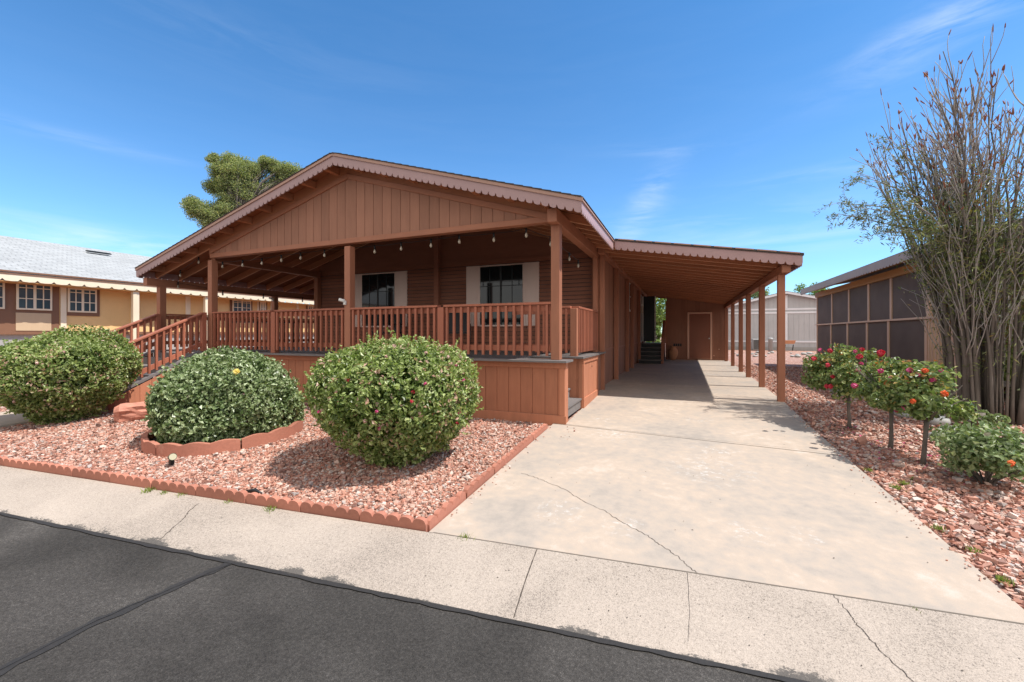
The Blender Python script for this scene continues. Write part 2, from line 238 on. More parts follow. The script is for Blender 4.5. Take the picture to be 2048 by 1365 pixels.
# ------------------------------------------------------------------ object helpers
ORG = {}
def thing(name, label, cat, loc, group=None, rz=0):
    o = bpy.data.objects.new(name, None); COL.objects.link(o); o.location = loc; o.rotation_euler = (0, 0, rz); o.empty_display_size = .2
    o['label'] = label; o['category'] = cat
    if group: o['group'] = group
    ORG[o.name] = Vector(loc); return o
def tag(o, label, cat, group=None):
    o['label'] = label; o['category'] = cat
    if group: o['group'] = group
    return o
def org(p):
    v = Vector((0, 0, 0))
    while p is not None: v = v + p.location; p = p.parent
    return v
class MB:
    def __init__(s): s.v = []; s.f = []; s.m = []; s.sm = []
    def poly(s, pts, mi=0, smooth=False):
        b = len(s.v); s.v += [tuple(p) for p in pts]; s.f.append(tuple(range(b, b + len(pts)))); s.m.append(mi); s.sm.append(smooth)
    def box(s, x0, x1, y0, y1, z0, z1, mi=0):
        if x0 > x1: x0, x1 = x1, x0
        if y0 > y1: y0, y1 = y1, y0
        if z0 > z1: z0, z1 = z1, z0
        s.hexa([(x0, y0, z0), (x1, y0, z0), (x1, y1, z0), (x0, y1, z0)], [(x0, y0, z1), (x1, y0, z1), (x1, y1, z1), (x0, y1, z1)], mi)
    def hexa(s, a, b, mi=0):
        n = len(s.v); k = len(a); s.v += [tuple(p) for p in a] + [tuple(p) for p in b]
        s.f.append(tuple(n + i for i in reversed(range(k)))); s.f.append(tuple(n + k + i for i in range(k)))
        for i in range(k):
            j = (i + 1) % k; s.f.append((n + i, n + j, n + k + j, n + k + i))
        s.m += [mi] * (k + 2); s.sm += [False] * (k + 2)
    def bar(s, p, q, wd, ht, mi=0, up=(0, 0, 1), edge=False):
        """box from p to q (centre line of its TOP face), width wd across, height ht downwards"""
        p = Vector(p); q = Vector(q); d = (q - p).normalized(); u = Vector(up); sd = d.cross(u)
        if sd.length < 1e-4: sd = Vector((1, 0, 0))
        sd.normalize(); up2 = sd.cross(d).normalized()
        a = [p + sd * wd / 2, p - sd * wd / 2, p - sd * wd / 2 - up2 * ht, p + sd * wd / 2 - up2 * ht]
        b = [x + (q - p) for x in a]; s.hexa(a, b, mi)
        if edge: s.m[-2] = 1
    def tube(s, pts, rad, n=8, mi=0, caps=True):
        pts = [Vector(p) for p in pts]; base = len(s.v); prev = None
        for i, p in enumerate(pts):
            d = (pts[min(i + 1, len(pts) - 1)] - pts[max(i - 1, 0)]).normalized()
            a = d.cross(Vector((0, 0, 1)) if abs(d.z) < .9 else Vector((1, 0, 0))).normalized() if prev is None else (prev - d * prev.dot(d)).normalized()
            prev = a; b = d.cross(a); r = rad[i] if isinstance(rad, (list, tuple)) else rad
            for k in range(n):
                t = 2 * math.pi * k / n; s.v.append(tuple(p + (a * math.cos(t) + b * math.sin(t)) * r))
        for i in range(len(pts) - 1):
            for k in range(n):
                s.f.append((base + i * n + k, base + i * n + (k + 1) % n, base + (i + 1) * n + (k + 1) % n, base + (i + 1) * n + k)); s.m.append(mi); s.sm.append(True)
        if caps:
            s.f.append(tuple(base + k for k in reversed(range(n)))); s.f.append(tuple(base + (len(pts) - 1) * n + k for k in range(n))); s.m += [mi, mi]; s.sm += [False, False]
    def lathe(s, prof, c, n=20, mi=0):
        base = len(s.v)
        for r, z in prof:
            for k in range(n):
                t = 2 * math.pi * k / n; s.v.append((c[0] + r * math.cos(t), c[1] + r * math.sin(t), c[2] + z))
        for i in range(len(prof) - 1):
            for k in range(n):
                s.f.append((base + i * n + k, base + i * n + (k + 1) % n, base + (i + 1) * n + (k + 1) % n, base + (i + 1) * n + k)); s.m.append(mi); s.sm.append(True)
    def build(s, name, mat, parent=None, bevel=0, kind=None, loc=None):
        me = bpy.data.meshes.new(name); o = bpy.data.objects.new(name, me)
        off = org(parent) if parent is not None else Vector((0, 0, 0))
        if loc is not None: off = Vector(loc); o.location = off if parent is None else off - org(parent)
        me.from_pydata([(x - off.x, y - off.y, z - off.z) for x, y, z in s.v], [], s.f)
        for mm in (mat if isinstance(mat, (list, tuple)) else [mat]): me.materials.append(M[mm])
        me.polygons.foreach_set('material_index', s.m); me.polygons.foreach_set('use_smooth', s.sm); me.update()
        COL.objects.link(o)
        if parent is not None: o.parent = parent
        if bevel:
            b = o.modifiers.new('bevel', 'BEVEL'); b.width = bevel; b.segments = 1; b.limit_method = 'ANGLE'
        if kind: o['kind'] = kind
        return o
def BX(name, mat, parent, *a, bevel=0):
    m = MB(); m.box(*a); return m.build(name, mat, parent, bevel)
def np_mesh(name, V, F, rnd, mat, parent=None, smooth=False, kind=None):
    """V (n,3), F (m,k), rnd (m,)"""
    off = org(parent) if parent is not None else Vector((0, 0, 0))
    V = V - np.array(off)[None, :]
    me = bpy.data.meshes.new(name); m, k = F.shape
    me.vertices.add(len(V)); me.vertices.foreach_set('co', V.astype(np.float32).ravel())
    me.loops.add(m * k); me.loops.foreach_set('vertex_index', F.astype(np.int32).ravel())
    me.polygons.add(m); me.polygons.foreach_set('loop_start', np.arange(0, m * k, k, dtype=np.int32))
    me.polygons.foreach_set('use_smooth', np.full(m, smooth)); me.update(calc_edges=True)
    a = me.attributes.new('rnd', 'FLOAT', 'FACE'); a.data.foreach_set('value', rnd.astype(np.float32))
    me.materials.append(M[mat]); o = bpy.data.objects.new(name, me); COL.objects.link(o)
    if parent is not None: o.parent = parent
    if kind: o['kind'] = kind
    return o
def unit(a): return a / np.maximum(np.linalg.norm(a, axis=1, keepdims=True), 1e-9)
def leaves(name, P, Nn, L, W, mat, parent, jit=.8, rnd=None, droop=0.0):
    """one folded leaf (two quads' worth of triangles) per point"""
    n = len(P); nn = unit(Nn + RNG.normal(0, jit, (n, 3))); t = RNG.normal(0, 1, (n, 3)); t[:, 2] -= droop
    t = unit(t - nn * np.sum(t * nn, axis=1, keepdims=True)); s = np.cross(nn, t)
    k = RNG.uniform(.6, 1.35, (n, 1)); l = L * k; wd = W * k
    a = P - t * l * .5; c = P + t * l * .5 - nn * l * .12; b = P + s * wd * .5 + nn * wd * .22; d = P - s * wd * .5 + nn * wd * .22
    V = np.stack([a, b, c, d], 1).reshape(-1, 3); i = np.arange(n)[:, None] * 4
    F = np.concatenate([i + np.array([[0, 1, 2]]), i + np.array([[0, 2, 3]])], 1).reshape(-1, 3)
    r = RNG.uniform(0, 1, n) if rnd is None else rnd
    return np_mesh(name, V, F, np.repeat(r, 2), mat, parent)

# ------------------------------------------------------------------ terrain height
def zg(x, y):
    v = y - .094 * x
    return float(np.interp(v, [-60, 2.3, 2.925, 4.5, 6.3, 9.0, 14, 20, 60], [-.40, -.40, -.30, -.215, -.125, 0.0, .03, .06, .15]))
def zgn(x, y):
    return np.interp(y - .094 * x, [-60, 2.3, 2.925, 4.5, 6.3, 9.0, 14, 20, 60], [-.40, -.40, -.30, -.215, -.125, 0.0, .03, .06, .15])
def YS(x, v): return v + .094 * x      # y on a line parallel to the street

# ground sheet: one sheet out to the horizon, 5 cm under the paved levels
def sheet(name, mat, xs, vs, dz, kind='structure'):
    m = MB(); nx = len(xs)
    for v in vs:
        for x in xs: m.v.append((x, YS(x, v) if abs(x) < 80 else v, zg(0, v) + dz))
    for j in range(len(vs) - 1):
        for i in range(nx - 1):
            a = j * nx + i; m.f.append((a, a + 1, a + nx + 1, a + nx)); m.m.append(0); m.sm.append(True)
    return m.build(name, mat, None, kind=kind)
sheet('ground', 'gravelbed', [-900, -200, -60, -30, -18, -12, -6, 0, 6, 12, 18, 30, 60, 200, 900], [2.88, 3.6, 4.5, 5.4, 6.3, 7.6, 9, 11.5, 14, 20, 40, 60, 200, 1200], -.035)
# road
m = MB(); vs = [-1000, -200, -20, -9, -6, -3, 0, 1.5, 2.34]
for a, b in zip(vs[:-1], vs[1:]):
    m.poly([(-900, a + (.094 * -60), -.405), (-60, YS(-60, a), -.405), (-60, YS(-60, b), -.405), (-900, b + .094 * -60, -.405)])
    m.poly([(-60, YS(-60, a), -.405), (60, YS(60, a), -.405), (60, YS(60, b), -.405), (-60, YS(-60, b), -.405)])
    m.poly([(60, YS(60, a), -.405), (900, a + .094 * 60, -.405), (900, b + .094 * 60, -.405), (60, YS(60, b), -.405)])
road = m.build('road', 'asphalt', None, kind='structure')
def ribbon(m, pts, w0, zoff, zf=None, jit=0.0, sub=6):
    P = []
    for (x0, y0), (x1, y1) in zip(pts[:-1], pts[1:]):
        for k in range(sub):
            t = k / sub; P.append((x0 + (x1 - x0) * t + random.uniform(-jit, jit), y0 + (y1 - y0) * t + random.uniform(-jit, jit)))
    P.append(pts[-1]); L = []
    for i, (x, y) in enumerate(P):
        a = P[max(0, i - 1)]; b = P[min(len(P) - 1, i + 1)]; dx, dy = b[0] - a[0], b[1] - a[1]; l = math.hypot(dx, dy) or 1
        wv = w0 * random.uniform(.6, 1.3) / 2 if jit else w0 / 2; z = (zf or zg)(x, y) + zoff
        L.append(((x - dy / l * wv, y + dx / l * wv, z), (x + dy / l * wv, y - dx / l * wv, z)))
    for (a, b), (c, d) in zip(L[:-1], L[1:]): m.poly([a, b, d, c])
flat = lambda x, y: -.405
m = MB(); ribbon(m, [(-3.02, 2.03), (-3.06, 1.6), (-3.11, 1.319), (-3.09, .93), (-3.1, .2)], .07, .005, flat, .012); ribbon(m, [(-14, YS(-14, 2.29)), (-8, YS(-8, 2.29)), (-3, YS(-3, 2.29)), (2, YS(2, 2.295)), (8, YS(8, 2.29))], .032, .0075, flat, .005, 60)
m.build('crack_sealant', 'tar', road)
m = MB(); ribbon(m, [(-3.0, 2.0), (-3.07, 1.6), (-3.115, 1.319), (-3.10, .93), (-3.1, .3)], .006, .009, flat, .006); m.build('crack', 'tar', road)
# rolled curb, one slab line along the street
def curbz(v): return float(np.interp(v, [2.30, 2.36, 2.45, 2.6, 2.78, 2.925], [-.412, -.392, -.378, -.352, -.318, -.296]))
m = MB(); vs = [2.30, 2.36, 2.45, 2.6, 2.78, 2.925]; xs = [-60, -20, -10, -5, 0, 5, 10, 20, 60]; nx = len(xs)
for v in vs:
    for x in xs: m.v.append((x, YS(x, v), curbz(v)))
for j in list(range(len(vs) - 1)):
    for i in range(nx - 1):
        a = j * nx + i; m.f.append((a, a + 1, a + nx + 1, a + nx)); m.m.append(0); m.sm.append(True)
m.poly([(-60, YS(-60, 2.925), -.296), (60, YS(60, 2.925), -.296), (60, YS(60, 2.925), -.5), (-60, YS(-60, 2.925), -.5)])
curb = m.build('curb', 'curb', None, kind='structure')
cz = lambda x, y: curbz(y - .094 * x)
m = MB(); ribbon(m, [(-.972, YS(-.972, 2.922)), (-.945, YS(-.945, 2.6)), (-.913, YS(-.913, 2.33))], .007, .003, cz, .0015, 10)
m.build('joint', 'crack', curb)
m = MB(); ribbon(m, [(.817, YS(.817, 2.92)), (.85, 2.87), (.87, 2.80), (.90, 2.72), (.93, 2.64), (.99, 2.52), (1.03, 2.43)], .0042, .003, cz, .008, 8)
ribbon(m, [(-4.106, 2.44), (-4.06, 2.33), (-4.0, 2.27), (-3.93, 2.14), (-3.85, 2.0)], .006, .003, cz, .006, 6)
ribbon(m, [(.02, YS(0, 2.92)), (.03, YS(0, 2.6)), (.02, YS(0, 2.4))], .002, .003, cz, .002, 6)
m.build('crack', 'crack', curb)
# driveway slabs
def dxl(y): return -1.84 if y < 6.15 else -1.64
def dxr(y): return float(np.interp(y, [3, 5.5, 6.9, 9, 20.4], [1.76, 1.705, 1.675, 1.70, 1.80]))
drv = MB(); ys = [None, 4.4, 5.2, 6.14]
def slab(rows, xlf, top=0.0):
    b = len(drv.v); n = len(rows)
    for (yl, yr) in rows:
        xl, xr = xlf(yl), dxr(yr)
        drv.v.extend([(xl, yl, zg(xl, yl) + top), (xr, yr, zg(xr, yr) + top), (xl, yl, zg(xl, yl) - .12), (xr, yr, zg(xr, yr) - .12)])
    for i in range(n - 1):
        a = b + i * 4; drv.f.extend([(a, a + 1, a + 5, a + 4), (a + 1, a + 3, a + 7, a + 5), (a + 2, a, a + 4, a + 6)]); drv.m += [0] * 3; drv.sm += [False] * 3
    for a in (b, b + (n - 1) * 4): drv.f.append((a, a + 2, a + 3, a + 1) if a != b else (a + 2, a, a + 1, a + 3)); drv.m.append(0); drv.sm.append(False)
slab([(YS(-1.84, 2.937), YS(1.76, 2.937)), (3.6, 3.75), (4.4, 4.4), (5.2, 5.1), (6.11, 5.86)], lambda y: -1.84)
slab([(6.12, 5.87), (6.148, 5.95)], lambda y: -1.84)
slab([(6.15, 5.952), (7.2, 7.2), (9.0, 9.0), (10.6, 10.6)], lambda y: -1.66 if y < 8.7 else -1.76)
slab([(10.612, 10.612), (14, 14), (16, 16)], lambda y: -1.76); slab([(16.012, 16.012), (18.5, 18.5), (20.6, 20.6)], lambda y: -1.76)
drive = drv.build('driveway', 'drive', None, kind='structure')
m = MB(); ribbon(m, [(-1.593, 4.12), (-1.40, 4.05), (-1.25, 3.98), (-1.05, 3.88), (-.82, 3.69), (-.62, 3.58), (-.45, 3.43), (-.25, 3.30), (-.13, 3.18), (-.04, 3.10), (.03, 2.99), (.08, 2.95)], .0042, .003, None, .010, 8)
m.build('crack', 'crack', drive)
m = MB(); ribbon(m, [(-1.82, 6.115), (1.67, 5.865)], .009, .003, None, 0, 12); ribbon(m, [(-1.8, YS(-1.8, 2.932)), (1.74, YS(1.74, 2.932))], .012, .002, lambda x, y: -.297, 0, 8)
m.build('joint', 'joint', drive)
# walkway at the foot of the front stairs
m = MB(); X0, X1 = -11.75, -10.15
m.hexa([(X0, 1.95, -.42), (X1, 2.05, -.42), (X1, 4.5, -.3), (X0, 4.5, -.3)], [(X0, 1.95, -.27), (X1, 2.05, -.27), (X1, 4.5, -.185), (X0, 4.5, -.185)]); m.build('path', 'drive', None, kind='structure')

# ------------------------------------------------------------------ generic boards
def grooved(m, x0, x1, y, zb, zt, pitch=.2032, gap=.009, th=.014, axis='x', flip=1):
    """vertical-groove panel. axis x: panel in plane y facing -y. axis y: plane x=y arg, x0..x1 along Y, facing flip*x. zt may be a function"""
    ft = zt if callable(zt) else (lambda t: zt); fb = zb if callable(zb) else (lambda t: zb)
    a = x0
    while a < x1 - .004:
        b = min(a + pitch, x1); c = b - gap if b < x1 else b
        pts = [a, c]
        br = 0.0
        if axis == 'x':
            F = [(a, y, fb(a)), (c, y, fb(c)), (c, y, ft(c)), (a, y, ft(a))]; B = [(p[0], y + th, p[2]) for p in F]
            m.hexa(F, B)
            if b < x1: m.poly([(c, y + th * .7, fb(c)), (b, y + th * .7, fb(b)), (b, y + th * .7, ft(b)), (c, y + th * .7, ft(c))])
        else:
            F = [(y, a, fb(a)), (y, c, fb(c)), (y, c, ft(c)), (y, a, ft(a))]; B = [(y - flip * th, p[1], p[2]) for p in F]
            m.hexa(F, B)
            if b < x1: m.poly([(y - flip * th * .7, c, fb(c)), (y - flip * th * .7, b, fb(b)), (y - flip * th * .7, b, ft(b)), (y - flip * th * .7, c, ft(c))])
        a = b
def scallop(m, p, q, h, th, nrm, pitch=.125, nw=.042, nd=.052, mi=0):
    """fascia board hanging h below the line p-q, lower edge cut in notched scallops; nrm = outward normal"""
    p = Vector(p); q = Vector(q); L = (q - p).length; n = max(1, round(L / pitch)); s = L / n; d = (q - p) / L; nr = Vector(nrm) * th
    us = []
    for i in range(n):
        o = i * s
        us += [(o, nd), (o + nw * .5, .003), (o + s * .5, -.006), (o + s - nw * .5, .003)]
    us.append((L, nd))
    top = [p + d * u for u, _ in us]; bot = [p + d * u + Vector((0, 0, -h + dz)) for u, dz in us]
    for i in range(len(us) - 1):
        a, b, c, e = top[i], top[i + 1], bot[i + 1], bot[i]
        m.poly([a, e, c, b], mi); m.poly([x + nr for x in (a, b, c, e)], mi); m.poly([e, e + nr, c + nr, c], mi)
    m.poly([top[0], top[-1], top[-1] + nr, top[0] + nr], mi)
    m.poly([top[0], top[0] + nr, bot[0] + nr, bot[0]], mi); m.poly([top[-1], bot[-1], bot[-1] + nr, top[-1] + nr], mi)

# ------------------------------------------------------------------ THE HOUSE (with its porch)
house = thing('house', 'long brown wooden mobile home with gabled front porch and mauve scalloped fascia', 'house', (-5.93, 7.8, 0))
RX = -5.93; RZ = 4.55; SLR = .300; SLL = .283; XR = -1.33; XL = -12.1; YF = 5.80; YB = 21.5
def rt(x): return RZ - (SLR * (x - RX) if x > RX else SLL * (RX - x))
FY = 6.15; DZ = .84; WY = 9.4; WXR = -1.75; WXL = -10.1; GZ = -.13
# roof: deck with dark shingles on top (left slope, right slope)
m = MB()
for x0, x1, i0, i1 in ((XL - .02, RX, 0, 1), (RX, XR + .02, 0, 1)):
    F = [(x0, YF - .010, rt(x0) - .035), (x1, YF - .010, rt(x1) - .035), (x1, YF - .010, rt(x1) + .004), (x0, YF - .010, rt(x0) + .004)]
    m.hexa(F, [(p[0], YB, p[2]) for p in F])
m.build('roof', ['shingle'], house)
m = MB()   # lifted shingle butts seen edge-on along the rake
for k in range(74):
    x = XL + (XR - XL) * k / 74; x2 = x + .145
    sgn = -1 if x > RX else 1
    z = rt(x + .07); m.hexa([(x, YF - .032, rt(x) - .009), (x2, YF - .032, rt(x2) - .009), (x2, YF - .032, rt(x2) + (.001 if sgn > 0 else .010)), (x, YF - .032, rt(x) + (.010 if sgn > 0 else .001))],
           [(x, YF + 1.5, rt(x) + .005), (x2, YF + 1.5, rt(x2) + .005), (x2, YF + 1.5, rt(x2) + (.007 if sgn > 0 else .012)), (x, YF + 1.5, rt(x) + (.012 if sgn > 0 else .007))])
m.build('shingle_edge', ['shingle'], house)
m = MB()  # wood roof decking seen from below
for x0, x1 in ((XL, RX), (RX, XR)):
    F = [(x0, YF, rt(x0) - .055), (x1, YF, rt(x1) - .055), (x1, YF, rt(x1) - .037), (x0, YF, rt(x0) - .037)]
    m.hexa(F, [(p[0], YB, p[2]) for p in F])
m.build('roof_underside', 'deckunder', house)
# scalloped fascia boards + thin trim above
for nm, x0, x1 in (('l', XL, RX), ('r', RX, XR)):
    m = MB(); scallop(m, (x0, YF, rt(x0) - .03), (x1, YF, rt(x1) - .03), .195, .022, (0, 1, 0)); m.build('front_fascia', 'fascia', house)
    m = MB(); F = [(x0, YF - .02, rt(x0) - .062), (x1, YF - .02, rt(x1) - .062), (x1, YF - .02, rt(x1) - .012), (x0, YF - .02, rt(x0) - .012)]
    m.hexa(F, [(p[0], YF - .001, p[2]) for p in F]); m.build('fascia_trim', 'fasciaT', house)
m = MB(); scallop(m, (XR, YF + .022, rt(XR) - .03), (XR, 8.66, rt(XR) - .03), .195, .022, (-1, 0, 0), .112); m.build('side_fascia', 'fascia', house)
m = MB(); m.box(XR + .001, XR + .02, YF - .018, 8.62, rt(XR) - .062, rt(XR) - .014); m.build('fascia_trim', 'fasciaT', house)
m = MB(); scallop(m, (XL, YF + .022, rt(XL) - .03), (XL, YB, rt(XL) - .03), .195, .022, (1, 0, 0)); m.build('side_fascia', 'fascia', house)
# posts
def post(nm, xc, yc, z0, z1, wd=.14, mat='brown', par=house): return BX(nm, mat, par, xc - wd / 2, xc + wd / 2, yc - wd / 2, yc + wd / 2, z0, z1, bevel=.006)
for x in (-1.82, -5.93, -9.96): post('porch_post', x, FY + .07, DZ, 2.91)
for y in (6.22, 9.3): post('porch_post', -11.9, y, DZ - .3, 2.40)
post('porch_post', -11.9, 12.6, .3, 2.40)
post('porch_post', -1.82, 9.30, DZ, 2.90); post('porch_post', -10.1, 9.30, DZ, 2.90)
post('porch_post', -5.95, 9.32, DZ, 4.1, .13, 'lap')
# beams
m = MB(); m.box(-9.98, -1.895, FY + .012, FY + .15, 2.965, 3.06); m.build('front_beam', 'brownH', house, .005)
m = MB(); m.box(-1.895, -1.745, 5.98, 9.36, 2.91, 3.115); m.build('side_beam', 'brownH', house, .006)
m = MB(); m.box(-11.98, -11.83, 5.88, 16, 2.40, 2.575); m.build('side_beam', 'brownH', house, .006)
m = MB(); m.box(-10.17, -10.03, 6.32, 9.36, 2.91, 3.07); m.build('side_beam', 'brownH', house, .006)
# gable panel
gt = lambda x: rt(x) - .34
m = MB(); grooved(m, -9.86, -5.93, FY + .03, 3.055, lambda x: max(3.056, gt(x))); grooved(m, -5.93, -1.9, FY + .03, 3.055, lambda x: max(3.056, gt(x)))
m.build('gable_panel', 'siding', house)
for x0, x1 in ((-9.98, RX), (RX, -1.86)):
    m = MB(); F = [(x0, FY, rt(x0) - .355), (x1, FY, rt(x1) - .355), (x1, FY, rt(x1) - .255), (x0, FY, rt(x0) - .255)]
    m.hexa(F, [(p[0], FY + .10, p[2]) for p in F]); m.build('gable_trim', 'brownH', house, .004)
    m = MB(); F = [(x0, FY + .02, rt(x0) - .255), (x1, FY + .02, rt(x1) - .255), (x1, FY + .02, rt(x1) - .06), (x0, FY + .02, rt(x0) - .06)]
    m.hexa(F, [(p[0], FY + .06, p[2]) for p in F]); m.build('rafter', 'ceil', house)
# lookouts carrying the overhang
x = RX - .25
while x > XL + .3:
    z = rt(x) - .056; m = MB(); m.box(x - .045, x + .045, YF + .023, FY + .019, z - .13, z); m.build('lookout', 'ceil', house); x -= .61
x = RX + .35
while x < XR - .5:
    z = rt(x) - .056; m = MB(); m.box(x - .045, x + .045, YF + .023, FY + .019, z - .13, z); m.build('lookout', 'ceil', house); x += .61
# rafters
y = 6.75
while y < 9.3:
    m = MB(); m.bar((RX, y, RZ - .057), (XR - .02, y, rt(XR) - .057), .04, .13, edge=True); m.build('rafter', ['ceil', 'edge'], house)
    y += .41
y = 6.7
while y < 13:
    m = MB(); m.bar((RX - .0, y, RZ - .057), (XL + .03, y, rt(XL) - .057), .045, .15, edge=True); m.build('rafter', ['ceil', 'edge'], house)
    y += .61
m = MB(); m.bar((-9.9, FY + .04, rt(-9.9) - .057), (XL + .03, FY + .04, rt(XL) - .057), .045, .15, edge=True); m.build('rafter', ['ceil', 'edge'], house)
m = MB(); m.box(RX - .03, RX + .03, FY + .07, 9.4, RZ - .26, RZ - .06); m.build('ridge_beam', 'ceil', house)
# front wall: lap siding below, plain panel above
m = MB(); z = DZ
while z < 3.0:
    z2 = z + .092; m.hexa([(WXL, WY - .024, z), (WXR, WY - .024, z), (WXR, WY + .02, z), (WXL, WY + .02, z)], [(WXL, WY - .001, z2), (WXR, WY - .001, z2), (WXR, WY + .02, z2), (WXL, WY + .02, z2)]); z = z2
m.build('front_wall', 'lap', house)
g = MB(); zz = DZ + .092
while zz < 3.0: g.box(WXL + .01, WXR - .01, WY - .0225, WY - .002, zz - .009, zz - .0005); zz += .092
g.build('siding_shadow_line', 'black', house)  # black strips drawn in as the shade under each lap
m = MB(); F = [(WXL, WY, z + .004), (WXR, WY, z + .004), (WXR, WY, rt(WXR) - .06), (RX, WY, RZ - .06), (WXL, WY, rt(WXL) - .06)]
m.hexa(F, [(p[0], WY + .02, p[2]) for p in F]); m.build('upper_wall', 'lap', house)
m = MB(); m.box(WXL, WXR, WY - .03, WY + .001, z - .03, z + .03); m.build('wall_trim', 'lap', house)
# side wall right, with skirting below
m = MB(); grooved(m, WY, YB, WXR, .88, 3.05, axis='y'); m.build('side_wall', 'siding', house)
m = MB(); grooved(m, WY - .2, YB, WXR - .01, -.05, .85, axis='y', pitch=.4); m.build('side_skirting', 'siding', house)
m = MB(); m.box(WXR - .02, WXR + .022, WY, YB, .84, .885); m.build('skirting_cap', 'brown', house)
m = MB(); m.box(WXL, WXL + .02, WY + .03, YB, 0, 2.9); m.box(WXL + .02, WXR - .03, YB - .03, YB, 0, 3.1); m.build('rear_wall', 'lap', house)
post('corner_post', -1.80, 9.17, -.03, 3.05, .09)
# windows with shutters
def pwin(xa, xb, xc, xd, zb, zt):
    w_ = MB(); w_.box(xb, xc, WY - .045, WY - .003, zb - .04, zt + .035); o = w_.build('window_frame', 'shut', house)
    g = MB(); g.box(xb + .03, xc - .03, WY - .055, WY - .046, zb + .0, zt); g.build('pane', 'glassD', o)
    g = MB(); mid = (xb + xc) / 2; g.box(mid - .022, mid + .022, WY - .066, WY - .056, zb, zt)
    for k in (.25, .75): x_ = xb + (xc - xb) * k; g.box(x_ - .008, x_ + .008, WY - .062, WY - .0565, zb, zt)
    for k in (.33, .66): z_ = zb + (zt - zb) * k; g.box(xb + .03, xc - .03, WY - .063, WY - .0575, z_ - .008, z_ + .008)
    g.build('muntin', 'black', o)
    for a, b in ((xa, xb), (xc, xd)):
        s = MB(); s.box(a, b, WY - .05, WY - .003, zb - .03, zt + .04); s.box(a + .05, b - .05, WY - .058, WY - .0505, zb + .03, zb + .42); s.box(a + .05, b - .05, WY - .058, WY - .0505, zb + .5, zt - .03)
        s.build('shutter', 'shut', house, .004)
pwin(-5.11, -4.74, -3.55, -3.17, 1.46, 2.90); pwin(-8.86, -8.49, -7.31, -6.93, 1.46, 2.90)
# security cameras
for p in ((-5.99, FY - .03, 1.86), (-11.9, 9.2, 2.32)):
    m = MB(); m.tube([(p[0] - .06, p[1] - .05, p[2] + .03), (p[0] + .03, p[1], p[2])], .032, 10); m.box(p[0], p[0] + .05, p[1] - .01, p[1] + .03, p[2] - .07, p[2] + .01)
    m.build('security_camera', 'white', house, .005)

# deck with the notch for side steps
deck = MB()
def plank(x0, x1, y0, y1): deck.box(x0, x1, y0, y1, DZ - .03, DZ)
y = 5.98
while y < WY - .03:
    y2 = min(y + .135, WY - .02); xr = -1.60 if (y < 6.3 or y2 > 7.24) else -2.55
    if y < 6.3 and y2 > 6.3: pass
    plank(-10.0 if y < 6.05 else -12.05, xr, y, y2); y = y2 + .006
yy = WY
while yy < 14: plank(-12.05, -10.12, yy, yy + .135); yy += .141
deck.build('deck', 'deck', house)
m = MB(); grooved(m, -9.9, -1.72, FY - .005, GZ + .13, DZ - .12); m.build('porch_skirting', 'skirt', house)
m = MB(); m.box(-9.93, -1.64, FY - .028, FY - .006, DZ - .125, DZ - .032); m.box(-9.93, -1.64, FY - .028, FY - .006, GZ - .1, GZ + .13); m.box(-1.75, -1.66, FY - .026, FY - .007, GZ + .131, DZ - .126)
m.build('skirting_trim', 'skirt', house, .004)
m = MB(); m.box(-1.72, -1.66, FY - .005, FY + .165, GZ - .1, DZ - .033); m.build('skirting_end', 'skirt', house, .005)
m = MB(); grooved(m, -3.0, -1.665, 7.28, GZ, DZ - .034, pitch=.25); m.box(-1.72, -1.655, 7.262, 7.279, GZ - .05, DZ - .034); m.build('porch_skirting', 'skirt', house)
m = MB(); grooved(m, 7.36, 8.6, -1.648, .10, DZ - .12, axis='y', pitch=.41); m.build('porch_skirting', 'skirt', house)
m = MB(); m.box(-1.66, -1.628, 7.281, 8.63, DZ - .12, DZ - .033); m.box(-1.66, -1.628, 7.281, 8.63, -.15, .10); m.box(-1.66, -1.630, 7.281, 7.36, .101, DZ - .121); m.box(-1.66, -1.630, 8.56, 8.63, .101, DZ - .121)
m.build('skirting_trim', 'skirt', house, .004)
m = MB(); m.box(-1.76, -1.70, 8.64, 9.3, -.1, DZ - .034); m.build('porch_skirting', 'siding', house)
m = MB(); m.tube([(-1.627, 7.95, .62), (-1.622, 7.95, .62)], .018, 10); m.build('latch', 'black', house)
# side steps in the notch
m = MB()
for k in range(5):
    z1 = zg(-1.7, 6.8) + .17 * (k + 1) + .03; x1 = -1.665 - .2 * k
    m.box(-2.7, x1 - .02, 6.33, 7.26, z1 - .17, z1 - .03) ; m.box(-2.7, x1, 6.32, 7.262, z1 - .029, z1)
m.build('side_steps', 'deck', house)

